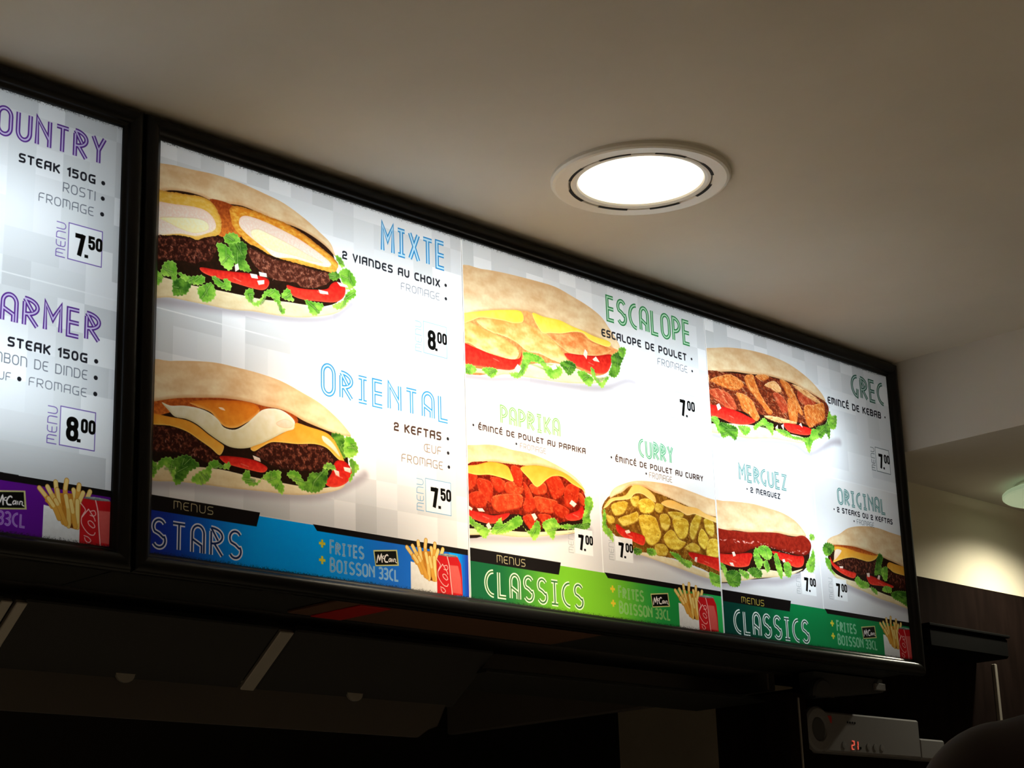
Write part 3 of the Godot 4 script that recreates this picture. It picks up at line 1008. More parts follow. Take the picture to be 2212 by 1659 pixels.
func sheet_background(k: int) -> void:
	var rng := RandomNumberGenerator.new()
	rng.seed = 100 + k
	cw = int(SHEET_W * PX)
	ch = int(SHEET_H * PX)
	var lower := k == 1 or k == 2
	# broad printed tone, kept small and enlarged
	var sw := 132
	var sh := 129
	var small := Image.create_empty(sw, sh, false, Image.FORMAT_RGBA8)
	for y in sh:
		for x in sw:
			var u := float(x) / sw
			var v := float(y) / sh
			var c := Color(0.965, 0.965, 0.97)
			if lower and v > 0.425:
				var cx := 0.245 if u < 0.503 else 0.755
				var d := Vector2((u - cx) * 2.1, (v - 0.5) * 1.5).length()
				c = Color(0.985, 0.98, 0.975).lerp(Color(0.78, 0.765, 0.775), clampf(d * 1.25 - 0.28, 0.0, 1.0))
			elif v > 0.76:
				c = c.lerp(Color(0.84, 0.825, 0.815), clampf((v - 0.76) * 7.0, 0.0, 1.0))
			small.set_pixel(x, y, c)
	small.resize(cw, ch, Image.INTERPOLATE_CUBIC)
	# translucent grey squares of the printed mosaic
	var tiles := Image.create_empty(cw, ch, false, Image.FORMAT_RGBA8)
	var side := 34.6
	for j in 16:
		for i in 17:
			var x := 8.0 + i * side - 20.0
			var y := -6.0 + j * side
			var cellv := y + side / 2.0
			if lower and cellv > 205.0: continue
			if cellv > 440.0: continue
			var u := (x + side / 2.0) / SHEET_W
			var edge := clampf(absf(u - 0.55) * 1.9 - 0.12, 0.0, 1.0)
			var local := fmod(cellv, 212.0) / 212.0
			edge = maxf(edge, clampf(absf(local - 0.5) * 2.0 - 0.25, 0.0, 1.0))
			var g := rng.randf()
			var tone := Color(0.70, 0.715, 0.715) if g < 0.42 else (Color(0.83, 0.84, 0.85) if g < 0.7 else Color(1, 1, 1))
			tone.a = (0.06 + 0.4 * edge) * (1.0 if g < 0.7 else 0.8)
			tiles.fill_rect(Rect2i(int(x * PX), int(y * PX), int(side * PX) + 1, int(side * PX) + 1), tone)
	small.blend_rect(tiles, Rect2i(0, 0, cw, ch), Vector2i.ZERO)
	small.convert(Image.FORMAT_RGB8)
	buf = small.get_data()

func band(k: int) -> void:
	var y := -SHEET_TOP
	var x0: float = [11.0, 0.5, 0.0, -11.0][k]
	var deep: Color = [srgb(26, 50, 164), srgb(20, 96, 56), srgb(8, 66, 54), srgb(84, 14, 120)][k]
	var mid: Color = [srgb(0, 166, 255), srgb(120, 190, 44), srgb(14, 136, 72), srgb(112, 22, 150)][k]
	var far: Color = [srgb(24, 108, 210), srgb(34, 150, 68), srgb(16, 134, 70), srgb(96, 18, 136)][k]
	var bottom := SHEET_H + 2.0
	# the coloured band, in slices of its printed blend
	var n := 132
	for i in n:
		var u := float(i) / n
		var c := deep.lerp(mid, smoothstep(0.06, 0.36, u)) if u < 0.42 else mid.lerp(far, smoothstep(0.5, 0.76, u))
		if u > 0.93: c = mid.lerp(deep, smoothstep(0.95, 1.0, u)) if k == 0 else (srgb(40, 176, 84) if k == 1 else c)
		var xa := u * SHEET_W
		var xb := (u + 1.0 / n) * SHEET_W + 0.4
		var ya := y + 437.5
		flat(PackedVector2Array([Vector2(xa, ya), Vector2(xb, ya), Vector2(xb, bottom), Vector2(xa, bottom)]), c)
	var black := srgb(20, 16, 16)
	flat(points([-5, y + 433, x0 + 174.5, y + 433, x0 + 169.5, y + 450.5, -5, y + 450.5]), black)
	flat(points([x0 * 0.1 + 264.5, y + 436.5, SHEET_W + 4, y + 436.5, SHEET_W + 4, y + 444, x0 * 0.1 + 271.0, y + 444]), black)
	if k == 3:
		flat(points([-5, y + 433, 400, y + 436, 400, y + 444, -5, y + 450]), black)

func paint_sheet(k: int) -> ImageTexture:
	fbm.seed = 5 + k
	fbm.frequency = 0.35
	fbm.fractal_octaves = 3
	cell.seed = 9 + k
	cell.noise_type = FastNoiseLite.TYPE_CELLULAR
	cell.cellular_return_type = FastNoiseLite.RETURN_DISTANCE2_SUB
	cell.frequency = 0.5
	var rng := RandomNumberGenerator.new()
	rng.seed = 40 + k
	sheet_background(k)
	var y := -SHEET_TOP
	var white := Color(1, 1, 1)
	if k == 1 or k == 2:
		pen(points([-2, y + 212.5, SHEET_W + 2, y + 212.5]), 2.0, white, false)
		pen(points([260.8, y + 212.5, 261.8, y + 440]), 1.6, white, false)
	else:
		pen(points([-2, y + 210, SHEET_W + 2, y + 214.5]), 1.6, white, false, 0.85)
	if k == 0:
		draw_food(art_oriental(), rng)
		draw_food(art_mixte(), rng)
	elif k == 1:
		draw_food(art_escalope(), rng)
		draw_food(art_paprika(), rng)
		draw_food(art_curry(), rng)
	elif k == 2:
		draw_food(art_grec(), rng)
		draw_food(art_merguez(), rng)
		draw_food(art_original(), rng)
	else:
		draw_food(art_mixte(), rng, -4.0)
		draw_food(art_oriental(), rng, -4.0)
	band(k)
	var dx: float = [0.0, 0.0, 2.0, 7.0][k]
	draw_aux(art_fries(), dx, 0.0, rng)
	draw_aux(art_badge(), dx, 0.0, rng)
	var soft: Color = [srgb(150, 196, 236), srgb(150, 206, 120), srgb(150, 214, 170), srgb(176, 130, 206)][k]
	var yellow := srgb(222, 206, 60) if k != 1 else srgb(222, 190, 50)
	for p in [Vector2(280.0, 458.6 + y), Vector2(280.0, 479.0 + y)]:
		var q: Vector2 = p + Vector2(dx, 0)
		flat(points([q.x - 5, q.y - 1.7, q.x + 5, q.y - 1.7, q.x + 5, q.y + 1.7, q.x - 5, q.y + 1.7]), yellow)
		flat(points([q.x - 1.7, q.y - 5, q.x + 1.7, q.y - 5, q.x + 1.7, q.y + 5, q.x - 1.7, q.y + 5]), yellow)
	var fine := [[0.16, soft, 1.0], [0.05, soft.darkened(0.3), 0.7]]
	write(DECO, "FRITES", [292.0 + dx, 454.0 + y, 347.0 + dx, 471.0 + y], fine, 0.1, false, 1.12)
	write(DECO, "BOISSON", [292.0 + dx, 475.5 + y, 364.0 + dx, 492.5 + y], fine, 0.1, false, 1.12)
	write(DECO, "33CL", [371.0 + dx, 476.5 + y, 404.0 + dx, 492.5 + y], fine, 0.1, false)
	for it in lettering():
		if it[0] != k: continue
		var pens := ink(it[4])
		if it[1] == "deco": write(DECO, it[2], it[3], pens, 0.16, false)
		elif it[1] == "decoc": write(DECO, it[2], [it[3][0], it[3][1] + 5.0, it[3][2], it[3][3]], pens, 0.2, false, 1.13)
		elif it[1] == "techb":
			pens[0][0] = 0.205
			write(TECH, it[2], it[3], pens, 0.16, true)
		else:
			pens[0][0] = 0.10
			write(TECH, it[2], it[3], pens, 0.16, true)
	for it in bullets():
		if it[0] != k: continue
		var ring := PackedVector2Array()
		for i in 20: ring.append(Vector2(it[1], it[2]) + Vector2.from_angle(TAU * i / 20.0) * it[3])
		flat(ring, srgb(34, 34, 38))
	var edge := {"lblue": srgb(120, 170, 206), "purple": srgb(112, 84, 168), "lgreen": srgb(170, 206, 180), "dgreen": srgb(92, 106, 108), "none": srgb(150, 156, 158)}
	for it in prices():
		if it[0] != k: continue
		price(it[1], it[2], edge[it[3]], it[3] != "none", edge[it[3]], 0.6 if it[3] == "none" else 1.0)
	# the film's uncoloured margins
	pen(points([0.7, -2, 0.7, SHEET_H + 2]), 1.4, white, false)
	pen(points([SHEET_W - 0.7, -2, SHEET_W - 0.7, SHEET_H + 2]), 1.4, white, false)
	# dark specks thinning away from the top rebate; kitchen dust along the bottom one
	for i in 6000:
		var s := rng.randf()
		var off := rng.randf() * rng.randf() * 5.5
		var q := Vector2(s * SHEET_W, 6.6 + off) if i % 2 == 0 else Vector2(s * SHEET_W, 508.6 - off * 0.9)
		var r := rng.randf_range(0.25, 0.8)
		flat(PackedVector2Array([q + Vector2(-r, 0), q + Vector2(0, -r), q + Vector2(r * 1.4, 0), q + Vector2(0, r)]), srgb(30, 28, 24), rng.randf_range(0.25, 0.8) * (1.0 - off / 6.0))
	var img := Image.create_from_data(cw, ch, false, Image.FORMAT_RGB8, buf)
	return ImageTexture.create_from_image(img)

func art_mixte() -> Array:
	return [
		["shade", [22.9,209.9,106.3,201.6,172.4,194.8,241.5,187.7,295.3,173.8,328.7,148.4]],
		["dark", [18.4,60.4,103.3,47,170.7,46.2,223.2,53.2,268.2,67.3,293.9,80.6,301.2,94.1,304.8,111.5,312.2,124.9,304.6,147.8,259.2,163.9,189.2,172.3,122.1,174.7,73.7,178.9,22.1,182.7]],
		["bunb", [22.1,182.7,42.2,179.3,73.7,180.3,115.6,177.7,155.3,175.7,189.2,173.8,223.8,168.9,259.2,165.4,295.4,158.8,325.1,141.6,322.2,151.4,304.5,165.8,277.2,176.3,241.5,185.5,206.6,190.2,172.4,192.7,139,197.9,106.3,199.5,74.2,201.1,50.6,202.3,22.9,207.2]],
		["bunt", [17.9,44.2,46.2,35.4,75.1,33,112.9,29.6,153.4,30.2,187.9,34.1,219.6,39.1,253.7,51.3,277.4,63.4,293.9,73,300.3,83.6,303.1,90.6,288.3,80.5,264.6,71.3,237.6,66.1,205.7,65.3,179.5,61.7,153.8,59.7,130.2,63.1,110.2,65.5,92.1,63.1,71,63.8,47,68.2,19,78]],
		["sauce", [105.3,63.9,130.2,61.6,147.1,65.9,150.6,75.3,140.5,77.9,142.4,89.1,152.6,101.1,127.6,107.4,119.3,106.7,122.3,91.4,117.1,75.3]],
		["crustl", [19,78.7,47.1,70.3,71,66.7,90.5,64.3,107,66.4,117.1,75.3,123.1,88.3,122.5,101.5,116,108.9,101.3,114.1,88.4,120.9,77.1,120.2,53.2,123.4,20.6,131.7]],
		["chick", [19.4,92,55.4,83.8,87.5,79.5,104,81.7,114,90.6,114.2,100.7,101.2,109.8,85.1,116.8,64.3,119.2,20.5,129]],
		["cream", [33.9,105.8,71.7,95.9,92.7,92.6,104.2,96.1,102.8,105.1,85,113.2,67.3,113.5,49.7,110.2]],
		["crust", [135.3,67.6,147,61.5,170.9,61,196.9,63.1,223.3,65.2,250.1,71.9,273.7,81.1,292,88.7,304.9,96.2,306.7,103.4,299.3,112.8,277.3,113.5,250.2,114,223.6,114.4,197.3,113.4,180,108.9,162.9,105.8,150.9,98.6,140.7,89.6,137.2,78.8]],
		["chick", [151.5,75.8,162.4,70.7,188.3,71.3,214.5,75,241.2,80.2,262.8,86.8,284.6,95.1,295.6,101.5,288.3,107.8,259.2,108.8,232.4,109.3,206,114.3,188.6,106.8,171.3,99.3,157.6,92.5,149.9,85.7]],
		["cream", [167.8,88.4,179.7,83.2,197.1,85.4,214.6,88.4,237.6,93.1,259.2,98.3,282.8,103.1,262.8,105.7,237.7,105,214.7,106.2,202.5,106.3,185.1,102.5,171.3,97.8]],
		["meat", [20.7,134.5,53.3,124.8,75.6,122,88.5,121.6,104.6,113.3,120.9,107.7,126,110.7,121.2,120.6,114.8,130.8,108.4,142.4,93.9,147.3,85.9,152.1,65.1,152.9,41.6,157.2,21.5,163.5]],
		["meatl", [163,113.1,176.6,112.7,190.4,115.1,206,117.2,223.6,115.9,244.8,115.3,268.2,117.1,290.1,115,293.7,124.7,284.5,132.8,266.4,140.8,248.5,144.1,239.6,140.3,223.7,142.5,206.2,143.7,194.1,142.1,180.3,136.6,168.2,126.4]],
		["tom", [94,154.4,115.2,152.2,141.6,148.7,165.1,145.3,189,144.8,196.7,148.1,194.2,156.7,185.7,162.3,168.7,163.3,148.5,162.9,125.2,162.6,108.8,162.2,95.7,159.6]],
		["tom", [223.7,146.9,241.4,146.5,266.4,143,288.2,137.2,295.5,128.8,304.8,123.6,317.7,125.1,318.6,137.1,312,146.1,299.1,152.8,273.6,157,250.3,160,232.6,158.1]],
		["leafd", [134.4,114.4,151,106.6,161.2,109.2,162.2,119.1,159.8,128.5,164.9,134.5,168.4,142.4,154.9,144.1,144.8,139.3,141.2,127.2]],
		["leaf", [127.6,106,137.5,99.1,147.6,99.5,152.7,106.9,149.4,109.2,137.7,113.6,129.4,114.2]],
		["leaf", [116.2,119,124.4,116.2,134.4,118.8,141.2,127.2,143.1,138.3,136.6,148.5,128.2,146.2,121.5,140.6,119.7,129.6]],
		["leaf", [37.4,174.9,41.7,161.4,51,156.3,58.9,158.6,60.6,173.6,56.5,188.5,52.3,176.9,43.7,177.6]],
		["leafd", [56.3,180.2,70.4,172.7,81.6,177.1,78.6,184.8,74,192.8,63,197.4,55.2,197.1]],
		["leaf", [22,178.6,32.7,173.3,40.5,176.9,39.2,185.6,31.7,192.8,22.5,196.3]],
		["leaf", [62.3,167.6,78.3,169.4,95.8,163.9,100.8,167,99.3,173,89.7,178,78.5,177.8,67.2,174.8]],
		["leaf", [89.8,182.2,100.9,174,110.6,170.3,116.5,180.3,114.2,189.3,104.6,196.4,94.9,195.1]],
		["leaf", [110.4,161.8,118.6,161.3,126.9,166.5,128.5,160.4,136.8,161.4,139.4,167.9,137,174.2,125.4,174,115.5,170.6]],
		["leaf", [158.7,173.5,162,167,170.4,163.6,173.8,168.6,172.2,179.1,174,184.4,168.9,182.7,163.8,181]],
		["leaf", [170.6,183.7,182.4,175.3,189.1,163.7,197.7,158.1,208.1,156.4,214.2,162.3,211.6,170.2,202.9,169.2,194.3,168.3,187.5,174.2,180.8,184.4]],
		["leaf", [203,170.7,213.4,169.1,216,176.5,222.1,179.5,218.7,186.8,213.4,182.9,209.9,175]],
		["leaf", [215.1,163.6,222,152.5,229,151.6,232.6,159.6,236.1,165.4,223.8,166.7]],
		["leaf", [252.1,159.6,266.4,159.4,282.6,158.7,279,168.4,270,177.1,261,175.4,257.4,167.3]],
		["leaf", [310.4,107.1,321.6,101.4,332.8,107.9,337.5,117.5,330.8,126.7,321.4,130.3,314,122.9,309.4,114.9]],
		["leafd", [291.9,116,303,110.4,310.4,114.7,302.9,122.5,293.7,122.4]],
		["leaf", [297.2,156.9,313.9,147.2,321.4,134.9,334.6,125.8,336.3,136,325,144.7,317.5,153.9,306.4,160.9]],
		["leaf", [303.1,87.5,312.4,89.8,317.9,99.2,312.3,102.1,304.9,94.7]],
		["onion", [143.9,139.5,148.9,136.2,150.7,143.7,144.9,148]],
		["onion", [166.8,144.9,177.8,143.8,179.6,149.2,169.4,150.1]],
		["onion", [180.3,139.5,192.3,138.9,193.2,143.8,182.1,144.9]],
		["onion", [304.8,123.6,321.5,124.3,324.2,127.4,310.3,128.4]],
		["onion", [274.5,141.1,290,140.6,290.9,144.1,277.2,145.7]],
		["onion", [177.9,151.7,189,148.4,189,153.5,180.5,156.9]],
	]


func art_oriental() -> Array:
	return [
		["shade", [29.5,427.8,79.5,423,142.5,420.4,208.2,416.4,276.8,407.3,326.8,385.1,348.9,370.4]],
		["dark", [25.9,307.7,124.1,289,190.3,290.4,241.8,303.6,285.8,315.9,310.9,323.1,318.1,339.2,321.5,367.4,303.4,390,242,397.7,174.7,398.1,110.2,398.5,28.8,404.6]],
		["bunb", [28.8,404.6,79,400.7,126.1,397.4,174.8,399.5,225,400.2,276.8,398.2,314.2,387,308.7,394.9,276.8,405.2,233.5,412.8,191.5,414.7,142.4,417.8,94.9,419.4,64.1,421.4,29.4,424]],
		["sauce", [26.6,332.8,61.5,322.5,100.6,313.9,132.6,309.4,165.4,307.6,190.5,309.3,234.9,310.5,238.4,324.1,190.6,318.4,140.9,321.7,77.3,333,27.2,351.2]],
		["bunt", [25.2,286.5,52.7,279.7,83.8,273.5,117.3,268.9,150,268.7,181.7,269.5,215.7,272.9,250.5,282,277,290.1,302,303,318.3,314.6,326.4,324.1,303.7,325,276.9,321.7,250.5,317,233.1,311.5,215.9,308.9,190.5,309.3,165.4,308.3,132.6,310.1,100.6,315.3,61.6,323.1,31.2,332.7,26.7,334.2]],
		["yolk", [81.8,324.1,105.4,317.1,132.7,312.8,157.1,309.1,177.1,309.6,183.8,315.4,177.2,324.9,162.4,335.8,147.8,343.8,133.2,344.9,121.8,338.7,112.1,330.9,92.9,327.5]],
		["egg", [43.3,331.1,55.6,332.9,74.1,329.6,96.1,329,112.1,332.3,123.4,338.4,131.6,345.9,147.8,345.8,164.1,335.5,177.2,323.5,187.2,314.8,200.6,310.3,215.9,309.6,229.7,314.3,237.5,321.4,234.9,331.7,221.2,336.8,207.7,344.7,190.9,354.4,174.3,362.7,156.3,367.6,140,368.2,125.5,363.9,109.4,357.1,93.4,349,77.6,345.1,62.1,345.1,52.7,338.8]],
		["meat", [27.4,359.1,54.7,357,78,359.7,96.9,367.2,112.9,374,127.4,381.1,119.6,390.4,106.9,392.4,86.4,387.6,55.5,387.3,28.3,389.1]],
		["cheese", [27.1,347.3,54.5,346.4,77.7,346.4,93.4,350.4,109.4,358.4,125.5,365.2,132,369.6,125.8,380.7,112.9,374,96.9,367.2,78,359.7,54.7,357,27.4,359.1]],
		["meat", [174.4,369.5,190.9,358.6,207.7,350.3,233.3,348.1,259.3,343.9,282.2,345.1,294.6,354.5,301.7,360.4,287.4,368.4,276.8,374.2,250.6,380.4,228.3,381.7,207.9,382.1,191.1,376.5]],
		["leafd", [294.7,325.8,316.4,326.5,317.1,353.7,309,350.7,303.6,338.7]],
		["cheese", [171,363.9,190.9,354.4,207.7,344.7,224.6,334.9,235.8,330.1,239.2,321.8,259.3,323.3,285.8,325.9,298.3,332.4,305.4,341.3,316.5,359.9,303.6,355.9,287.5,345.6,268.1,343.8,241.9,348.1,216.2,350.3,201,352.8,187.6,360.5,176,367.9]],
		["gloss", [280.4,331.1,291.1,333.6,301.8,341.9,309,353.6,294.7,344.5,282.2,337.9]],
		["gloss", [209.2,326.3,222.8,319.7,234.9,323.2,231.5,329.5,219.5,331.5,211,330.2]],
		["gloss", [123.1,322.8,129.6,322.3,132.9,325.2,126.4,324.9]],
		["tom", [125.8,382,145.1,379,171.2,378.2,187.8,381.1,196.2,385.3,189.6,391.8,171.4,391.8,145.2,390.4,132.3,388.4]],
		["tom", [301.7,360.4,316.1,358.2,326.1,365.2,327.8,373.6,319.6,384.8,305.2,392.3,290.9,394,285.6,389.8,294.5,377.2]],
		["leaf", [28.8,403.3,37.8,403.2,39.5,412,35.3,420.5,29.4,422.7]],
		["leaf", [38,411,42.2,399.9,51.2,394.6,60.3,395.1,64.1,405.7,64.7,416.1,62.6,422.9,57.7,411.9,49.9,405.2,42.5,410.3]],
		["leafd", [60.4,396.4,78.6,387.5,91.2,392.2,97.6,397.8,83.7,406.6,79.3,413.9,68.8,424.6,62.6,421.6,64.5,406.9]],
		["leaf", [85.5,415.6,97.7,404.5,107,399,112.4,389.5,114.9,397.8,112,411.6,101.2,419.8,91.8,419.2]],
		["leaf", [110.9,391.8,121.1,386.8,129.2,391.6,140.3,386.5,139.7,395.3,126,396.1,116.5,397.6]],
		["leaf", [158.4,403.3,163.2,393.1,169.7,393.4,171.5,402.7,178.1,405.8,188,398.9,181.4,408,171.6,410.8,163.4,408]],
		["leaf", [186.3,400.5,194.6,391,208,386.2,216.4,386.3,216.5,397.3,221.6,404.8,218.3,414.9,209.8,409.3,199.7,403.9,191.3,399.7]],
		["leaf", [224.9,389.2,231.7,382.6,243.7,383.5,250.6,392.2,259.3,396.5,248.9,405,240.3,397.9,230,392.5]],
		["leafd", [255.8,391.5,262.8,380.6,276.8,378.5,287.5,366.9,292.8,364.7,289.2,378,287.4,389.6,278.5,400.7,266.3,405.3,250.7,403.4]],
		["leaf", [280.4,372.3,289.2,363.8,299.9,366.4,301.7,371.8,291,372.1]],
		["leaf", [318.2,326.2,329.1,325.8,336.4,333.3,338.1,343.2,330.7,350.1,321.6,353,315.3,348.3,315.4,336.8]],
		["leaf", [325.3,352.4,333.4,355.5,340.1,363.1,331.5,373,326.8,382.3,322.3,381.5,327.8,369.3,324.3,359.8]],
		["onion", [173.6,373,184.4,374.8,186.1,379.3,176.2,378.1]],
		["onion", [298.1,371,307.1,372.4,307.9,379.4,301.7,377.5]],
		["onion", [314.3,365.6,326.1,365.2,326,371.7,316.1,370.4]],
	]


func art_escalope() -> Array:
	return [
		["shade", [-3.3,206.2,53.5,200.2,112.4,188.9,192.1,182.2,278.2,171.2,330.3,150.7,351.1,148.6]],
		["sauceo", [-6.2,97,127.4,66.7,222.8,69.9,284,85.2,313.2,104.1,301.3,127.9,288.7,146.3,254.3,156.5,193.7,154.5,145.9,163.9,76.3,185.9,-9.4,197.7]],
		["bunb", [-7.2,194,54,186.9,113.3,168.6,169.9,154,217.9,151.4,266.8,155.8,292.1,151,281.3,161.8,241.1,171.2,192.3,178.8,145,182.7,112.5,185.5,76.2,189.2,53.6,196.9,31.7,196.2,-7.4,202.2]],
		["bunt", [-4.8,52.4,37.3,44,82.6,39.2,138.3,36.5,185.9,35.9,224.5,43,256.2,50.1,283.2,60.3,300,74.6,314.4,87.8,322.4,100.5,315.1,112.7,295.7,98.8,265.8,94.3,236.1,93.5,209.4,90.4,173.4,89.5,135.8,87.3,103.2,91,57.4,101.1,23.8,110.2,-7,122]],
		["sauceo", [-5,128.1,126.5,85.9,153.3,111.1,241.1,92.5,300.5,103.2,320.7,106.2,302,118.9,194.4,142.2,-6.5,172.7]],
		["chickg", [-0.9,132.2,14.5,127.2,45.1,132.3,78.4,137,105.1,148.3,97.6,163.3,66,164.6,32.9,163.1,11.3,157.6,-1.7,157]],
		["chickg", [25.6,121.5,45.8,113.8,79.6,109.8,116.3,105.3,148.8,108.6,176.7,116.5,190.4,127.5,206.3,143.3,201.2,149.5,177.3,149.1,146.9,144.9,123.6,146.3,101.1,137.4,78.5,133.6,51.7,132.6,34.2,128]],
		["chicko", [162.8,110.8,196.6,103.6,236,95.3,252.9,102.4,282.7,105,302.7,108.1,281.7,119.4,243.8,128.8,214.3,131.3,195.3,126.5,178.9,119.5]],
		["cheesey", [-6.9,120.3,35,106.1,80.2,94.4,112.5,89.3,116.9,103.4,97.7,110.1,75,110.8,34.7,115.4,16.8,123.4,-7.4,133.6]],
		["cheesey", [135.8,87.3,159.3,87.3,192.8,85.3,216.8,88.8,241.2,90.7,265.8,94.3,296,95.2,302.1,99.3,295.3,104.6,270.2,104.1,253,100.6,241,94.3,221.2,96.7,196.5,104.5,172.4,108.8,153.3,111.1]],
		["tom", [-6.1,161.2,22,162,54.9,165.2,88.5,165.1,106.9,159.8,111.9,149.5,108.9,166.1,92.4,179.4,65.2,183.9,32,186.3,-7,187.5]],
		["tom", [199.6,134.3,231.5,129.6,268.9,123.8,302.2,115.3,299.8,131.8,287.4,146.6,262.1,151.5,237.6,149.3,218.3,146.1]],
		["leaf", [-7.1,192.4,10.3,187.3,21,190.1,20.8,196.7,9.7,202.1,-7.4,200.5]],
		["leaf", [31.9,189.6,51.9,184,62.9,186.8,53.5,198.5,46.9,198.2]],
		["leaf", [85.3,185.8,103.7,178.9,116.3,154.5,128.1,148.7,124.9,166.3,112.6,183.9,98.6,190.7]],
		["leaf", [114.2,149.9,135.1,147.3,153.6,150.4,162.6,158.9,174.3,160,188.8,155.4,194.4,162.9,185.5,173.2,171,177.7,159.6,171.4,150.7,161.2,132.2,159.8,120.4,165.5]],
		["leafd", [189.1,150.2,208.8,142.8,223.1,146.9,220.1,156.2,207.4,165.5,195.9,157.5]],
		["leaf", [224.9,157,239.8,152.3,249.5,155.7,260.3,160.6,255.9,170.1,250.7,174.1,238.7,169.9]],
		["leaf", [255.1,144.1,262.4,146.2,266.6,157.6,276.3,162.8,286.9,153.7,296,150.2,286.3,162.6,278.2,171.5,268.6,166,256.8,156]],
		["leafd", [302.1,117.1,318.1,106.7,321.1,100.7,335.4,99.6,330.5,113.2,321.8,127.4,318.4,138.8,307.4,149.8,293.7,147.1,301.1,131.5]],
		["leaf", [318.3,104.9,326.4,98.7,335.4,99.6,332,111.1,322.7,114.7]],
		["onion", [240.1,127.8,244.4,118.2,249.6,122.4,247.2,133.4]],
		["onion", [259.7,130.9,267.6,124.9,275.3,132.2,263.3,132.8]],
		["onion", [96.5,176.9,103,168.9,110.1,174.3,103.6,182.6]],
		["onion", [169.6,159.2,179.4,153.8,183.8,159.8,174.1,164.3]],
	]


